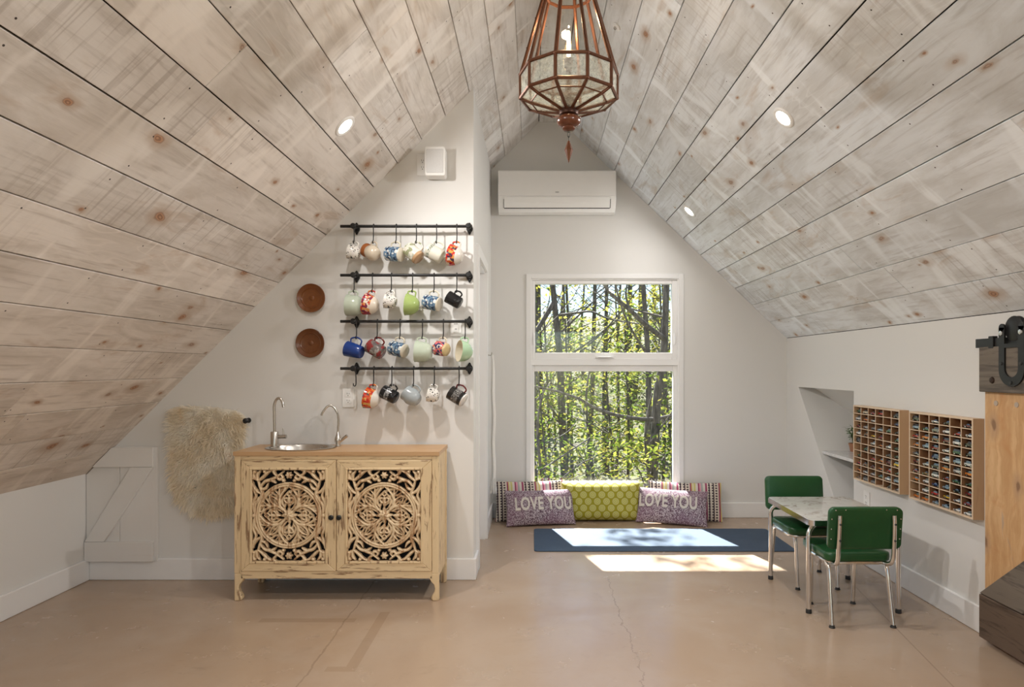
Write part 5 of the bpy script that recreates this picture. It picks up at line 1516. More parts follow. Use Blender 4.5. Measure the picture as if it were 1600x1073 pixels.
def circles(name):
    m, nt, bs = new_mat(name)
    v = coords(nt)
    sp_ = nd(nt, 'ShaderNodeSeparateXYZ', {0: v})
    A_, B_ = 0.076, 0.108
    def lat(ox, oz):
        fx = mth(nt, 'MULTIPLY', mth(nt, 'SUBTRACT', mth(nt, 'FRACT', mth(nt, 'ADD', mth(nt, 'MULTIPLY', sp_.outputs[0], 1 / A_), 20 + ox)), 0.5), A_)
        fz = mth(nt, 'MULTIPLY', mth(nt, 'SUBTRACT', mth(nt, 'FRACT', mth(nt, 'ADD', mth(nt, 'MULTIPLY', sp_.outputs[2], 1 / B_), 20 + oz)), 0.5), B_)
        return mth(nt, 'SQRT', mth(nt, 'ADD', mth(nt, 'MULTIPLY', fx, fx), mth(nt, 'MULTIPLY', fz, fz)))
    d = mth(nt, 'MULTIPLY', mth(nt, 'MINIMUM', lat(0, 0), lat(0.5, 0.5)), 15.5)
    rg = sstep(nt, mth(nt, 'ABSOLUTE', mth(nt, 'SUBTRACT', d, 0.36)), 0.04, 0.1, 1.0, 0.0)
    rg2 = sstep(nt, mth(nt, 'ABSOLUTE', mth(nt, 'SUBTRACT', d, 0.14)), 0.03, 0.08, 1.0, 0.0)
    inn = sstep(nt, d, 0.3, 0.36, 1.0, 0.0)
    col = mixc(nt, inn, (0.30, 0.27, 0.012), (0.42, 0.39, 0.06))
    col = mixc(nt, mth(nt, 'MULTIPLY', mth(nt, 'MAXIMUM', rg, rg2), 0.7), col, (0.55, 0.53, 0.22))
    sock(nt, bs.inputs['Base Color'], col)
    bs.inputs['Roughness'].default_value = 0.85
    bump(nt, bs, noise(nt, v, 250, 2), 0.2, 0.002)
    return m
M['lime_fabric'] = circles('chartreuse circle print')

def pil_t(u, v, T, p=2.6):
    return T * (max(0.0, 1 - abs(u) ** p) * max(0.0, 1 - abs(v) ** p)) ** 0.5
def pillow(name, loc, yaw, lean, Wd, Ht, T, mat, label, group=None, roll=0.0, part='cover', p=2.6, pinch=0.06):
    t = empty(name, loc, label, 'pillow', group)
    t.rotation_euler = (-math.radians(lean), math.radians(roll), math.radians(yaw))
    b = MB()
    nu, nv = 28, 16
    vs = []
    for side in (-1, 1):
        for j in range(nv + 1):
            for i in range(nu + 1):
                u = math.sin((i / nu * 2 - 1) * PI / 2); v = math.sin((j / nv * 2 - 1) * PI / 2)
                wr_ = 1 + 0.05 * math.sin(9 * u + 3 * v) * (abs(u) > 0.5)
                vs.append((Wd / 2 * u * (1 - pinch * 0.7 * (1 - v * v)), side * pil_t(u, v, T, p) * wr_, Ht / 2 + Ht / 2 * v * (1 - pinch * (1 - u * u))))
    off = (nu + 1) * (nv + 1)
    fs = []
    for j in range(nv):
        for i in range(nu):
            a = j * (nu + 1) + i
            fs.append((a, a + 1, a + nu + 2, a + nu + 1)); fs.append((off + a, off + a + nu + 1, off + a + nu + 2, off + a + 1))
    b.add(vs, fs)
    me = b.mesh(part, mat, None)
    bm = bmesh.new(); bm.from_mesh(me); bmesh.ops.remove_doubles(bm, verts=bm.verts, dist=1e-5); bmesh.ops.recalc_face_normals(bm, faces=bm.faces); bm.to_mesh(me); bm.free()
    me.polygons.foreach_set('use_smooth', [True] * len(me.polygons))
    link(part, me, t)
    return t
def lettering(word, root, Wd, Ht, T, x0, x1, z0, z1, mat, p=2.6):
    """raised felt letters following the swell of the pillow, one object per letter"""
    cu = bpy.data.curves.new('word', 'FONT'); cu.body = word; cu.size = 1.0; cu.space_character = 1.08; cu.offset = 0.028
    tmp = bpy.data.objects.new('word', cu); COL.objects.link(tmp)
    bpy.context.view_layer.update()
    dg = bpy.context.evaluated_depsgraph_get()
    me = bpy.data.meshes.new_from_object(tmp.evaluated_get(dg))
    bpy.data.objects.remove(tmp)
    bm = bmesh.new(); bm.from_mesh(me)
    bmesh.ops.remove_doubles(bm, verts=bm.verts, dist=1e-5)
    bmesh.ops.triangulate(bm, faces=bm.faces)
    xs = [v.co.x for v in bm.verts]; zs = [v.co.y for v in bm.verts]
    ax, bx_, az, bz = min(xs), max(xs), min(zs), max(zs)
    for v in bm.verts:
        v.co.x = x0 + (v.co.x - ax) / (bx_ - ax) * (x1 - x0)
        v.co.y = z0 + (v.co.y - az) / (bz - az) * (z1 - z0)
        v.co.z = 0
    for _ in range(2):
        es = [e for e in bm.edges if e.calc_length() > 0.018]
        if es: bmesh.ops.subdivide_edges(bm, edges=es, cuts=1)
        bmesh.ops.triangulate(bm, faces=bm.faces)
    # separate islands into letters
    left = set(bm.verts); comps = []
    while left:
        st_ = [left.pop()]; comp = set(st_)
        while st_:
            q = st_.pop()
            for e in q.link_edges:
                o_ = e.other_vert(q)
                if o_ in left: left.discard(o_); comp.add(o_); st_.append(o_)
        comps.append(comp)
    for comp in sorted(comps, key=lambda c_: min(v.co.x for v in c_)):
        idx = {v: i for i, v in enumerate(comp)}
        b = MB()
        vs = []
        for v in comp:
            u_, v_ = v.co.x / (Wd / 2), (v.co.y - Ht / 2) / (Ht / 2)
            vs.append((v.co.x, -pil_t(u_, v_, T, p) * 1.02 - 0.004, v.co.y))
        b.add(vs, [tuple(idx[q] for q in f.verts) for f in bm.faces if f.verts[0] in idx])
        # thickness
        me2 = b.mesh('letter', mat)
        bm2 = bmesh.new(); bm2.from_mesh(me2)
        r = bmesh.ops.extrude_face_region(bm2, geom=bm2.faces[:])
        for g_ in r['geom']:
            if isinstance(g_, bmesh.types.BMVert): g_.co.y += 0.006
        bmesh.ops.recalc_face_normals(bm2, faces=bm2.faces)
        bm2.to_mesh(me2); bm2.free()
        link('letter', me2, root)
    bm.free()
M['felt'] = plain('cream felt', (0.66, 0.61, 0.55), 0.95, nz=0.08, nscale=150)
PWd, PHt, PT = 0.575, 0.30, 0.06
a = pillow('love_you_pillow', (0.062, 5.185, 0.004), 9, 27, PWd, PHt, PT, M['mauve'], 'mauve speckled LOVE YOU pillow with the striped pillow at its alcove side', 'mauve LOVE YOU pillows')
lettering('LOVE YOU', a, PWd, PHt, PT, -0.21, 0.255, 0.115, 0.225, M['felt'])
a = pillow('love_you_pillow', (1.119, 5.212, 0.004), -14, 27, PWd, PHt, PT, M['mauve'], 'mauve speckled LOVE YOU pillow nearer the green chairs', 'mauve LOVE YOU pillows', 1.5)
lettering('LOVE YOU', a, PWd, PHt, PT, -0.265, 0.2, 0.125, 0.235, M['felt'])
pillow('striped_pillow', (-0.02, 5.348, 0.004), 8, 17, 0.6, 0.335, 0.055, M['stripe'], 'striped and dotted pillow leaning near the alcove side wall', 'striped pillows', 0)
pillow('striped_pillow', (1.272, 5.348, 0.004), -10, 17, 0.6, 0.325, 0.055, M['stripe'], 'striped and dotted pillow at the end nearer the table', 'striped pillows')
g_ = pillow('green_bolster', (0.565, 5.365, 0.004), 0, 8, 0.66, 0.315, 0.085, M['lime_fabric'], 'long chartreuse cushion printed with circles, between the mauve pillows', None, 0, 'cover', 4.5, 0.02)
n = 5200
u = rng.uniform(-0.97, 0.97, n)
roots = np.stack([u * 0.325, rng.uniform(0.0, 0.075, n), 0.30 + rng.uniform(-0.02, 0.012, n)], 1)
dirs = np.stack([rng.normal(0, 0.4, n), rng.uniform(-0.5, 0.7, n), np.full(n, 0.9)], 1)
blades('fluffy_backing', roots, dirs, 0.028, 0.0012, fur_mat('white fluff', (0.72, 0.7, 0.64), (0.8, 0.79, 0.75), (0.66, 0.62, 0.54)), g_, 0.4, 0.4)

# ------------------------------------------------------------------ fringed white throw hanging in the alcove
hy = 5.04
tw_ = empty('fringed_throw', (XA + 0.02, hy, 0), 'white fringed throw hanging on the narrow alcove side wall', 'throw')
b = MB()
fold = []
for k in range(25):
    s_ = k / 24
    fold.append((0.012 + 0.03 * (1 + math.sin(s_ * 6 * PI)) * 0.5, -0.06 + 0.12 * s_))
vs = []
rows = 14
for j in range(rows + 1):
    z = 1.385 - j * (1.385 - 0.42) / rows
    sp_ = 0.35 + 0.65 * min(1, j / 4)
    for x, y in fold: vs.append((x * (0.5 + 0.5 * sp_) + 0.004 * math.sin(j * 1.1), y * sp_, z))
fs = [(j * 25 + i, j * 25 + i + 1, (j + 1) * 25 + i + 1, (j + 1) * 25 + i) for j in range(rows) for i in range(24)]
b.add(vs, fs); b.build('cloth', M['soft_white'], tw_, smooth=70)
pr = random.Random(3)
tm = MB().tube(catmull([(0, 0, 0), (0.003, 0.001, -0.04), (-0.002, 0.002, -0.09), (0.002, -0.001, -0.125)], 3), [0.0022] * 6 + [0.0032] * 3 + [0.002], 5).mesh('tassel', M['soft_white'], 60)
for i in range(0, 25, 1):
    x, y = fold[i]
    o = link('tassel', tm, tw_, (x, y, 0.425), (pr.uniform(-0.1, 0.1), pr.uniform(-0.1, 0.1), pr.uniform(0, 6)))
hk = empty('wall_hook', (XA, hy, 1.39), 'small white hook holding the fringed throw', 'hook')
b = MB().box(0, 0.006, -0.012, 0.012, -0.02, 0.02); b.tube(catmull([(0.004, 0, -0.005), (0.022, 0, -0.01), (0.032, 0, 0.0), (0.034, 0, 0.014)], 4), 0.004, 8)
b.build('peg', M['steel'], hk)

# ------------------------------------------------------------------ wall air conditioner
AX0, AX1, AZ0, AZ1 = -0.296, 0.682, 2.578, 2.918
ac = empty('air_conditioner', ((AX0 + AX1) / 2, YB - 0.0005, AZ0), 'white split air conditioner high on the gable wall', 'air conditioner')
aw, ah = (AX1 - AX0) / 2, AZ1 - AZ0
prof = [(0, 0.012), (-0.06, 0.0), (-0.12, 0.008), (-0.16, 0.035), (-0.182, 0.075), (-0.192, 0.12), (-0.196, 0.2), (-0.196, ah - 0.02), (-0.188, ah - 0.004), (-0.17, ah), (0, ah)]
MB().prism(prof, -aw, aw, 'x').build('housing', M['white_plastic'], ac, bevel=0.006, seg=2)
pf = [(-0.199, 0.125), (-0.2005, 0.2), (-0.2005, ah - 0.016), (-0.1975, ah - 0.006), (-0.192, ah - 0.006), (-0.192, 0.125)]
MB().prism(pf, -aw + 0.004, aw - 0.004, 'x').build('front_panel', plain('satin white panel', (0.8, 0.795, 0.78), 0.3, nz=0.01), ac, bevel=0.001)
vp = [(-0.166, 0.034), (-0.189, 0.076), (-0.1985, 0.118), (-0.195, 0.118), (-0.184, 0.076), (-0.162, 0.036)]
MB().prism(vp, -aw + 0.05, aw - 0.05, 'x').build('louvre', M['white_plastic'], ac, bevel=0.001)
b = MB()
for s_ in (-1, 1):
    e = s_ * (aw - 0.0475)
    b.prism([(-0.1655, 0.031), (-0.187, 0.074), (-0.1945, 0.1), (-0.19, 0.1), (-0.178, 0.06), (-0.16, 0.034)], e - 0.002, e + 0.002, 'x')
b.prism([(-0.158, 0.0285), (-0.1655, 0.0345), (-0.163, 0.0375), (-0.155, 0.033)], -aw + 0.05, aw - 0.05, 'x')
b.build('outlet_gap', M['dark_slot'], ac)
MB().prism([(0.017 * math.cos(a_ * PI / 8), 0.155 + 0.005 * math.sin(a_ * PI / 8)) for a_ in range(16)], -0.2015, -0.2003, 'y').build('badge', M['grey_plastic'], ac)
# ------------------------------------------------------------------ recessed lights
M['lens'] = emit('lit downlight lens', (1.0, 0.93, 0.82), 9.0)
def downlight(x, y, side, label, watt=CAN_WATT):
    z = zl(x) if side < 0 else zr(x)
    nin = nl if side < 0 else nrr
    t = empty('recessed_light', (x, y, z), label, 'ceiling light', 'recessed lights in the sloped ceiling')
    q = nin.to_track_quat('Z', 'Y')
    t.rotation_euler = q.to_euler()
    MB().lathe([(0.04, -0.002), (0.042, 0.004), (0.05, 0.0065), (0.058, 0.004), (0.0605, 0.0), (0.0605, -0.003)], 32).build('trim_ring', M['white_plastic'], t, smooth=50)
    MB().lathe([(0, 0.0015), (0.041, 0.0015), (0.041, -0.002), (0, -0.002)], 28).build('lens', M['lens'], t)
    ld = bpy.data.lights.new('downlight', 'AREA'); ld.shape = 'DISK'; ld.size = 0.085; ld.energy = watt
    ld.color = (1.0, 0.965, 0.925); ld.spread = math.radians(170)
    lo = bpy.data.objects.new('lamp', ld); COL.objects.link(lo)
    lo.parent = t; lo.location = (0, 0, 0.009); lo.rotation_euler = (PI, 0, 0)
downlight(-0.903, 3.06, -1, 'round recessed light in the slope above the wooden plates')
downlight(1.19, 3.05, 1, 'round recessed light above the dinette table')
downlight(1.186, 4.88, 1, 'round recessed light close to the gable wall', 5.0)
downlight(-0.903, 1.23, -1, 'round recessed light in the slope over the left knee wall, middle of its row')
downlight(1.19, 1.22, 1, 'round recessed light in the slope over the barn door')
downlight(-0.903, -0.6, -1, 'round recessed light near the far gable, left knee wall side')
downlight(1.19, -0.6, 1, 'round recessed light near the far gable, barn door side')

# small round cap on the ceiling
cp = (0.461, 3.546)
t = empty('ceiling_cap', (cp[0], cp[1], zr(cp[0])), 'small round white cap screwed to the planks near the lantern', 'ceiling cap')
t.rotation_euler = nrr.to_track_quat('Z', 'Y').to_euler()
MB().lathe([(0, 0), (0.026, 0), (0.026, 0.008), (0.02, 0.012), (0, 0.012)], 20).build('disc', M['white_plastic'], t, smooth=40)
MB().lathe([(0, 0.012), (0.01, 0.012), (0.009, 0.02), (0, 0.021)], 14).build('nub', M['steel'], t, smooth=40)

# ------------------------------------------------------------------ lantern
M['copper'] = streaked('aged copper', (0.105, 0.04, 0.02), (0.035, 0.015, 0.01), (0.17, 0.065, 0.03), 'z', 3, 0.6, 0.35, 0.5, 0.7, 0.1)
M['copper'].node_tree.nodes['Principled BSDF'].inputs['Metallic'].default_value = 0.55
M['turned'] = plain('turned red-brown wood', (0.13, 0.04, 0.017), 0.25, nz=0.15)
M['filament'] = emit('glowing filament', (1.0, 0.62, 0.28), 16.0)
LX, LY = 0.142, 2.6
lan = empty('pendant_lantern', (LX, LY, 2.11), 'ten-sided copper and glass lantern hanging from the ridge on a chain', 'pendant lamp')
def lz(z): return z - 2.11
R0 = 0.196
def dec(k, r, z): 
    a = math.radians(-90 + 18 + 36 * k)
    return Vector((r * math.cos(a), r * math.sin(a), z))
LV = [(0.036, lz(2.325)), (0.155, lz(2.3595)), (R0, lz(2.377)), (R0, lz(2.472)), (0.1, lz(2.80)), (0.062, lz(2.95))]
rod = 0.0072
for li, (r, z) in enumerate(LV):
    if li == 0: continue
    b = MB()
    rr_ = 0.0032 if li == 1 else rod
    pts = [dec(k, r, z) for k in range(10)]
    for k in range(10): b.tube([pts[k], pts[(k + 1) % 10]], rr_, 6)
    b.build('ring', M['copper'], lan, smooth=50)
for k in range(10):
    path = [dec(k, *LV[0]), dec(k, *LV[1]), dec(k, *LV[2]), dec(k, *LV[3]), dec(k, *LV[4]), dec(k, *LV[5])]
    b = MB()
    for i in range(5): b.tube([path[i], path[i + 1]], rod, 6)
    for i in (2, 3): b.ball(path[i], 0.0085, 6)
    o = b.build('rib', M['copper'], lan, smooth=50)
    for i in range(5):
        for q in (0.33, 0.7):
            if i in (0, 2): continue
            pnt = path[i].lerp(path[i + 1], q); out = Vector((pnt.x, pnt.y, 0)).normalized() * 0.006
            MB().ball(pnt + out, 0.003, 4).build('stud', M['copper'], o)
    l = (k + 1) % 10
    for i in range(5):
        m_ = M['clear_pane'] if i >= 3 else M['seeded_pane']
        qd = [dec(k, *LV[i]), dec(l, *LV[i]), dec(l, *LV[i + 1]), dec(k, *LV[i + 1])]
        MB().add(qd, [(0, 1, 2, 3)]).build('pane', m_, lan)
MB().lathe([(0, lz(2.955)), (0.066, lz(2.95)), (0.07, lz(2.96)), (0.05, lz(2.99)), (0.03, lz(3.03)), (0.016, lz(3.06)), (0.012, lz(3.085)), (0, lz(3.09))], 20).build('crown', M['copper'], lan, smooth=40)
MB().lathe([(0, lz(2.338)), (0.034, lz(2.337)), (0.04, lz(2.325)), (0.038, lz(2.308)), (0.03, lz(2.302)), (0, lz(2.30))], 24).build('collar', plain('dark bronze', (0.06, 0.025, 0.015), 0.4, 0.7), lan, smooth=40)
MB().lathe([(0, lz(2.302)), (0.036, lz(2.302)), (0.047, lz(2.292)), (0.049, lz(2.28)), (0.043, lz(2.267)), (0.03, lz(2.26)), (0.025, lz(2.258)), (0.026, lz(2.25)), (0.018, lz(2.243)), (0, lz(2.241))], 28).build('turned_knob', M['turned'], lan, smooth=50)
b = MB()
b.tube(catmull([(0.005 * math.cos(a_ * PI / 4), 0, lz(2.228) + 0.011 * math.sin(a_ * PI / 4)) for a_ in range(8)], 2, True), 0.0013, 6, closed=True)
b.tube(catmull([(0, 0.004 * math.cos(a_ * PI / 4), lz(2.214) + 0.009 * math.sin(a_ * PI / 4)) for a_ in range(8)], 2, True), 0.0013, 6, closed=True)
b.build('link', M['black_iron'], lan, smooth=60)
MB().lathe([(0, lz(2.112)), (0.004, lz(2.124)), (0.0172, lz(2.165)), (0.004, lz(2.203)), (0, lz(2.206))], 6).build('drop', M['turned'], lan)
# candle lamp inside
MB().lathe([(0, lz(2.36)), (0.03, lz(2.36)), (0.034, lz(2.37)), (0.012, lz(2.38)), (0.011, lz(2.50)), (0.017, lz(2.502)), (0.017, lz(2.535)), (0, lz(2.536))], 20).build('lamp_holder', M['copper'], lan, smooth=40)
MB().lathe([(0.012, lz(2.535)), (0.016, lz(2.548)), (0.0175, lz(2.58)), (0.014, lz(2.63)), (0.006, lz(2.665)), (0, lz(2.672))], 20).build('bulb', M['clear_pane'], lan, smooth=60)
b = MB()
for k in range(4):
    a_ = k * PI / 2
    b.tube([(0.006 * math.cos(a_), 0.006 * math.sin(a_), lz(2.545)), (0.0075 * math.cos(a_), 0.0075 * math.sin(a_), lz(2.59)), (0.004 * math.cos(a_), 0.004 * math.sin(a_), lz(2.648))], 0.0016, 6)
b.build('filament', M['filament'], lan)
pld = bpy.data.lights.new('lantern_bulb', 'POINT'); pld.energy = 3.0; pld.color = (1.0, 0.7, 0.42); pld.shadow_soft_size = 0.02
plo = bpy.data.objects.new('lamp', pld); COL.objects.link(plo); plo.parent = lan; plo.location = (0, 0, lz(2.69))
lm_ = catmull([(0.008 * math.cos(a_ * PI / 4), 0, 0.016 * math.sin(a_ * PI / 4)) for a_ in range(8)], 2, True)
cm = MB().tube(lm_, 0.0022, 6, closed=True).mesh('chain_link', M['black_iron'], 60)
z = 3.10
k = 0
while z < 3.365:
    link('chain_link', cm, lan, (0, 0, lz(z)), (0, 0, (k % 2) * PI / 2)); z += 0.0265; k += 1
MB().lathe([(0, lz(3.384)), (0.06, lz(3.384)), (0.058, lz(3.372)), (0.02, lz(3.36)), (0.006, lz(3.352)), (0, lz(3.352))], 24).build('canopy', M['copper'], lan, smooth=40)
# ------------------------------------------------------------------ woods outside
def leaf_mat(name, a, c):
    m, nt, bs = new_mat(name)
    out = nt.nodes['Material Output']; nt.nodes.remove(bs)
    geo = nd(nt, 'ShaderNodeNewGeometry')
    col = mixc(nt, geo.outputs['Random Per Island'], a, c)
    df = nd(nt, 'ShaderNodeBsdfDiffuse', {'Color': col})
    tl = nd(nt, 'ShaderNodeBsdfTranslucent', {'Color': col})
    mx = nd(nt, 'ShaderNodeMixShader', {0: 0.55, 1: df.outputs[0], 2: tl.outputs[0]})
    nt.links.new(mx.outputs[0], out.inputs['Surface'])
    return m
M['leaf'] = leaf_mat('spring leaves', (0.05, 0.10, 0.012), (0.26, 0.30, 0.045))
M['leaf_y'] = leaf_mat('yellow spring leaves', (0.24, 0.23, 0.03), (0.4, 0.36, 0.08))
M['leaf_far'] = leaf_mat('far leaves', (0.045, 0.075, 0.018), (0.17, 0.2, 0.06))
def bark_mat():
    m, nt, bs = new_mat('bark')
    v = coords(nt, scale=(9, 9, 1.8))
    n1 = noise(nt, v, 3, 5, 0.65, 0.6)
    col = mixc(nt, sstep(nt, n1, 0.35, 0.65), (0.03, 0.026, 0.022), (0.13, 0.115, 0.10))
    sock(nt, bs.inputs['Base Color'], col)
    bs.inputs['Roughness'].default_value = 0.9
    bump(nt, bs, n1, 0.6, 0.03)
    return m
M['bark'] = bark_mat()

# ground falling away below the loft, rising into a wooded bank
def gz(x, y):
    return -2.6 + max(0.0, y - 14) * 0.16 + 0.35 * math.sin(x * 0.21 + y * 0.13)
b = MB()
gx, gy = 40, 40
vs = []
for j in range(gy + 1):
    for i in range(gx + 1):
        x = -60 + 120 * i / gx; y = -40 + 120 * j / gy
        vs.append((x, y, gz(x, y)))
b.add(vs, [(j * (gx + 1) + i, j * (gx + 1) + i + 1, (j + 1) * (gx + 1) + i + 1, (j + 1) * (gx + 1) + i) for j in range(gy) for i in range(gx)])
def ground_mat():
    m, nt, bs = new_mat('leaf litter')
    v = coords(nt)
    col = mixc(nt, sstep(nt, noise(nt, v, 1.5, 6, 0.7), 0.35, 0.65), (0.05, 0.04, 0.022), (0.085, 0.095, 0.03))
    sock(nt, bs.inputs['Base Color'], col); bs.inputs['Roughness'].default_value = 0.95
    return m
tag(b.build('ground', ground_mat(), smooth=80), 'leaf-strewn woodland floor', kind='structure')

def leaf_mesh(name, cen, mats, size, flat=0.5, share_y=0.2):
    """one mesh of many small leaves"""
    n = len(cen)
    sz = size * rng.uniform(0.6, 1.3, n)[:, None]
    nrm = rng.normal(0, flat, (n, 3)) + np.array([0, 0, 1.0]); nrm /= np.linalg.norm(nrm, axis=1)[:, None]
    a = np.cross(nrm, rng.normal(0, 1, (n, 3))); a /= np.linalg.norm(a, axis=1)[:, None]
    c_ = np.cross(nrm, a)
    V = np.stack([cen - a * sz, cen + c_ * sz * 0.5 - a * sz * 0.1, cen + a * sz, cen - c_ * sz * 0.5 - a * sz * 0.1], 1).reshape(-1, 3)
    k = np.arange(n) * 4
    me = bpy.data.meshes.new(name)
    me.from_pydata(V.tolist(), [], np.stack([k, k + 1, k + 2, k + 3], 1).tolist())
    for m_ in mats: me.materials.append(m_)
    if len(mats) > 1:
        me.polygons.foreach_set('material_index', (rng.uniform(0, 1, n) < share_y).astype(int).tolist())
    return me

def sprays(n, centre, spread, per, rad, thick=0.12):
    """flat fans of leaves around random centres"""
    cs = np.array(centre) + rng.normal(0, 1, (n, 3)) * np.array(spread)
    out = []
    for c_ in cs:
        k = int(per * rng.uniform(0.6, 1.4))
        r = rad * rng.uniform(0.6, 1.3)
        a = rng.uniform(0, 2 * PI, k); q = np.sqrt(rng.uniform(0, 1, k)) * r
        out.append(np.stack([c_[0] + np.cos(a) * q, c_[1] + np.sin(a) * q, c_[2] + rng.normal(0, thick, k) - q * 0.12], 1))
    return np.concatenate(out), cs

def tree(name, base, path, r0, r1, label, branches=(), leaves=None, group=None, twigs=0):
    t = empty(name, base, label, 'tree', group)
    B = Vector(base)
    pl_ = [Vector(p) - B for p in path]
    sm = catmull(pl_, 6)
    rad = [r0 + (r1 - r0) * i / (len(sm) - 1) for i in range(len(sm))]
    tk = MB().tube(sm, rad, 10).build('trunk', M['bark'], t, smooth=70)
    for bp, b0, b1 in branches:
        q = catmull([Vector(p) - B for p in bp], 6)
        MB().tube(q, [b0 + (b1 - b0) * i / (len(q) - 1) for i in range(len(q))], 7).build('branch', M['bark'], t, smooth=70)
    tr_ = random.Random(hash(name + label) % 1000 if False else int(abs(base[0] * 131 + base[1] * 17)) + 1)
    for _ in range(twigs):
        i = tr_.randrange(len(sm) // 3, len(sm))
        a = tr_.uniform(0, 2 * PI); L_ = tr_.uniform(0.8, 2.4)
        p0 = sm[i]; dr = Vector((math.cos(a), math.sin(a), tr_.uniform(0.2, 1.0))).normalized()
        p1 = p0 + dr * L_ * 0.5 + Vector((0, 0, tr_.uniform(-0.1, 0.15))); p2 = p0 + dr * L_ + Vector((tr_.uniform(-0.3, 0.3), tr_.uniform(-0.3, 0.3), tr_.uniform(0, 0.4)))
        MB().tube(catmull([p0, p1, p2], 4), [rad[i] * 0.32 * (1 - k / 9.5) + 0.004 for k in range(9)], 5).build('branch', M['bark'], t, smooth=70)
    if leaves is not None:
        me = leaf_mesh('foliage', leaves - np.array(base), [M['leaf'], M['leaf_y']], 0.055, 0.55, 0.3)
        link('foliage', me, t)['kind'] = 'stuff'
    return t

def trunk_path(pts, Y, up=3.0):
    """trunk through pixels at a given distance, from the ground to above the window"""
    q = [P(px, py, Y) for px, py in pts]
    lo = q[-1].copy(); d = (q[-1] - q[-2]) / max(1e-6, (q[-2].z - q[-1].z))
    zg = gz(lo.x, Y)
    foot = lo + Vector((d.x, 0, -1)) * (lo.z - zg); foot.z = zg - 0.05; foot.y = Y
    hi = q[0] + (q[0] - q[1]).normalized() * up
    return [foot] + list(reversed(q)) + [hi]
def T(px_pts, Y, wpx, label, branches=(), lv=None, twigs=6, up=4.0, name='tree', group=None):
    path = trunk_path(px_pts, Y, up)
    r = wpx * 0.5 * Y / F_PX
    base = (path[0].x, path[0].y, path[0].z + 0.05)
    br = [([P(px, py, yy) for px, py, yy in pts], w0 * 0.5 * Y / F_PX, w1 * 0.5 * Y / F_PX) for pts, w0, w1 in branches]
    return tree(name, base, path, r * 1.12, r * 0.55, label, br, lv, group, twigs)
YR = 9.0
T([(1042, 430), (1037, 551), (1027, 620), (1020, 760)], YR, 15, 'stout dark tree with long sweeping side branches outside the window',
  [([(1040, 531, YR), (1007, 506, YR - .3), (985, 485, YR - .5), (955, 459, YR - .6), (938, 436, YR - .7), (915, 415, YR - .8)], 9, 3),
   ([(1024, 655, YR), (998, 654, YR - .2), (962, 648, YR - .4), (929, 637, YR - .5), (903, 622, YR - .6), (865, 610, YR - .7), (835, 603, YR - .8)], 7, 2.5),
   ([(1024, 655, YR), (1052, 648, YR + .1), (1085, 640, YR + .2)], 6, 3),
   ([(985, 485, YR - .5), (978, 462, YR - .5), (982, 430, YR - .5)], 4, 2)], twigs=5, lv=sprays(17, (-0.5, 9.7, 6.6), (0.8, 0.6, 0.7), 45, 0.26, 0.05)[0])
T([(1004, 430), (1012, 551), (1014, 640), (1016, 770)], 9.9, 11, 'straight grey tree right beside the stout dark tree', twigs=5)
T([(862, 430), (874, 551), (877, 620), (883, 760)], 11.0, 13, 'tall tree with a forked leaning stem outside the window',
  [([(868, 468, 11), (850, 498, 10.9), (836, 520, 10.8), (815, 548, 10.7)], 8, 7), ([(874, 492, 11), (905, 488, 10.6), (925, 487, 10.3), (952, 498, 10.1), (998, 506, 9.8)], 4, 2)], twigs=5)
T([(930, 430), (927, 551), (924, 640), (918, 760)], 14.0, 9, 'slim straight tree seen in the middle of the window', twigs=8)
T([(836, 430), (836, 600), (838, 760)], 10.4, 5, 'thin tree at the alcove side edge of the window view', twigs=5)
T([(884, 430), (890, 551), (893, 700)], 17.0, 6, 'thin pale tree standing behind the forked tree', twigs=8)
T([(838, 560), (845, 640), (857, 760)], 9.4, 3, 'spindly leaning sapling near the window', twigs=4, up=1.0)
T([(949, 430), (947, 551), (944, 700)], 19.0, 6, 'thin tree behind the slim straight tree', twigs=8)
T([(970, 430), (965, 560), (968, 700)], 22.0, 5, 'distant thin tree between the larger trunks', twigs=8)
T([(1090, 430), (1084, 600), (1080, 760)], 12.0, 12, 'grey tree standing beyond the casing on the chair side', twigs=6)
T([(780, 430), (786, 600), (790, 760)], 12.5, 12, 'grey tree standing beyond the casing on the alcove side', twigs=6)

# leafy understory saplings: each has its own stem and fans of leaves
def sapling(x, y, h, nsp, per, rad, label, group, spread=(1.0, 0.9, 1.0), yellow=0.25):
    z0 = gz(x, y)
    base = (x, y, z0)
    cen = (x, y, z0 + h * 0.62)
    lv, cs = sprays(nsp, cen, (spread[0], spread[1], h * 0.22 * spread[2]), per, rad)
    t = empty('sapling', base, label, 'sapling', group)
    MB().tube(catmull([(0, 0, 0), (0.08, 0.03, h * 0.4), (-0.05, 0, h * 0.8), (0.05, 0.02, h)], 4), [0.035 - 0.002 * i for i in range(13)], 6).build('stem', M['bark'], t, smooth=70)
    bb = MB()
    for c_ in cs[::2]:
        e = Vector(c_) - Vector(base)
        s_ = Vector((0, 0, max(0.2, e.z * 0.75)))
        bb.tube([s_, s_.lerp(e, 0.5) + Vector((0, 0, 0.1)), e], [0.014, 0.009, 0.004], 4)
    bb.build('twigs', M['bark'], t)
    me = leaf_mesh('foliage', lv - np.array(base), [M['leaf'], M['leaf_y']], 0.042, 0.55, yellow)
    link('foliage', me, t)['kind'] = 'stuff'
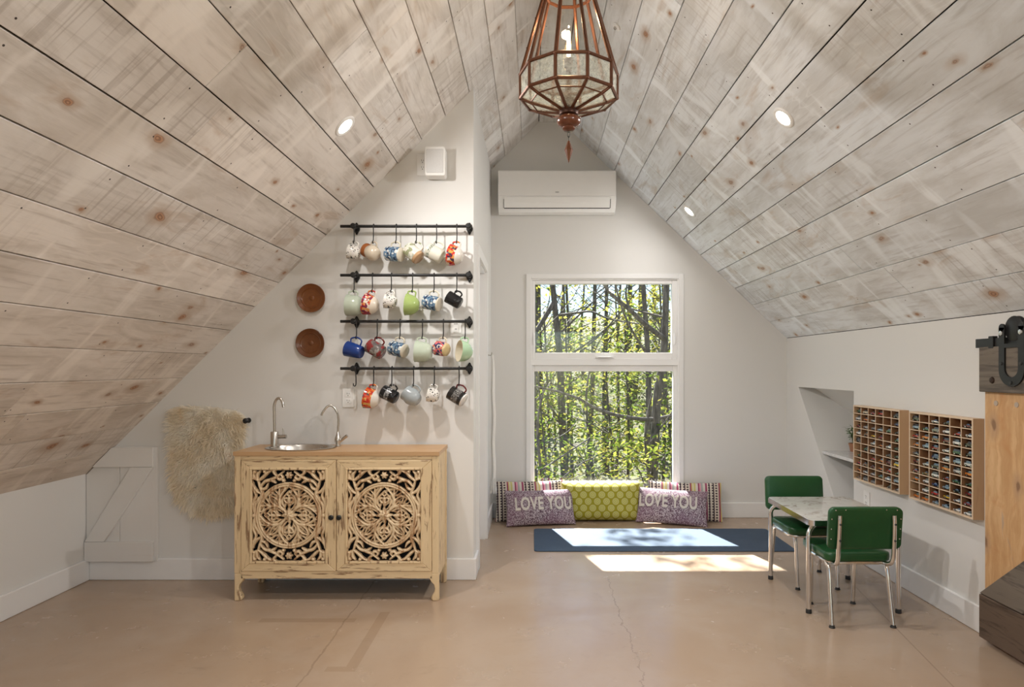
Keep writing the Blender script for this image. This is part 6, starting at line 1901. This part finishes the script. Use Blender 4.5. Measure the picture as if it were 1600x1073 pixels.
SAP = [(0.1, 8.6, 3.9), (1.6, 8.9, 3.7), (3.3, 9.4, 4.2), (-1.6, 9.2, 4.2), (0.9, 10.4, 4.3), (2.4, 11.4, 4.8), (-0.4, 11.8, 4.7), (1.5, 12.8, 4.9), (3.9, 12.4, 5.0), (0.4, 14.2, 5.4), (2.9, 14.6, 5.6), (-2.0, 13.4, 5.2), (5.6, 11.0, 4.9), (-3.6, 11.0, 4.8)]
for i, (x, y, h) in enumerate(SAP):
    sapling(x, y, h * 0.86, 26, 52, 0.5, 'leafy yellow-green sapling in the thicket outside the window', 'saplings outside the window')
# sparse new leaves on the high branches in the upper pane
for k, (px, py, Y, n_, sp_) in enumerate(((1030, 470, 12, 16, (.7, .7, .5)), (880, 470, 13, 14, (.9, .7, .5)), (975, 520, 13, 20, (1.1, .7, .35)), (960, 450, 15, 12, (1.3, .8, .4)), (850, 535, 12.5, 16, (.8, .6, .3)))):
    c_ = P(px, py, Y)
    lv, cs = sprays(n_, tuple(c_), sp_, 26, 0.4, 0.1)
    zg = gz(c_.x, Y)
    t = empty('young_tree', (c_.x, Y, zg), 'slender young tree with sparse yellow spring leaves against the sky', 'tree', 'young trees with yellow leaves')
    MB().tube(catmull([(0, 0, 0), (0.1, 0, (c_.z - zg) * 0.5), (0, 0, (c_.z - zg) + 0.6)], 5), [0.04 - 0.0025 * i for i in range(11)], 6).build('stem', M['bark'], t, smooth=70)
    bb = MB()
    for q in cs:
        e = Vector(q) - Vector((c_.x, Y, zg)); s_ = Vector((0, 0, max(0.3, e.z - 0.5)))
        bb.tube([s_, s_.lerp(e, 0.5), e], [0.012, 0.008, 0.004], 4)
    bb.build('twigs', M['bark'], t)
    link('foliage', leaf_mesh('foliage', lv - np.array((c_.x, Y, zg)), [M['leaf_y'], M['leaf']], 0.05, 0.6, 0.3), t)['kind'] = 'stuff'

# the woods behind: copies of three far trees
def far_proto(seed, h):
    t = empty('far_tree', (0, 0, -50), 'hazy slender tree deep in the woods behind the thicket', 'tree', 'far trees in the woods')
    rr_ = random.Random(seed)
    MB().tube(catmull([(0, 0, -0.3), (rr_.uniform(-.3, .3), 0, h * 0.35), (rr_.uniform(-.3, .3), 0, h * 0.7), (0, 0, h)], 5), [0.13 - 0.007 * i for i in range(16)], 7).build('trunk', M['bark'], t, smooth=70)
    bb = MB()
    for _ in range(11):
        z = rr_.uniform(h * 0.3, h * 0.95); a = rr_.uniform(0, 2 * PI); L_ = rr_.uniform(0.8, 2.2)
        bb.tube([(0, 0, z), (math.cos(a) * L_ * .6, math.sin(a) * L_ * .6, z + L_ * .35), (math.cos(a) * L_, math.sin(a) * L_, z + L_ * .8)], [0.026, 0.015, 0.006], 4)
    bb.build('branches', M['bark'], t)
    lv, _ = sprays(30, (0, 0, h * 0.22), (1.2, 1.2, h * 0.11), 40, 0.75, 0.2)
    link('foliage', leaf_mesh('foliage', lv, [M['leaf_far'], M['leaf_y']], 0.085, 0.6, 0.25), t)['kind'] = 'stuff'
    return t
FP = [far_proto(1, 9.0), far_proto(2, 10.5), far_proto(3, 8.0)]
fr = random.Random(21)
spots = []
for j in range(4):
    Y = 18 + j * 6.0
    wv = 0.26 * Y + 3
    n_ = 4
    for i in range(n_):
        spots.append((-1.2 - wv * 0.2 + (wv * 1.25 + 1.5) * (i + fr.uniform(0.1, 0.9)) / n_ - 0.08 * Y, Y + fr.uniform(-1.5, 1.5)))
for i, (x, y) in enumerate(spots):
    o = FP[i] if i < 3 else copy_tree(FP[i % 3])
    o.location = (x, y, gz(x, y)); o.rotation_euler = (0, 0, fr.uniform(0, 6.28))
    s_ = fr.uniform(0.85, 1.2); o.scale = (s_, s_, s_)
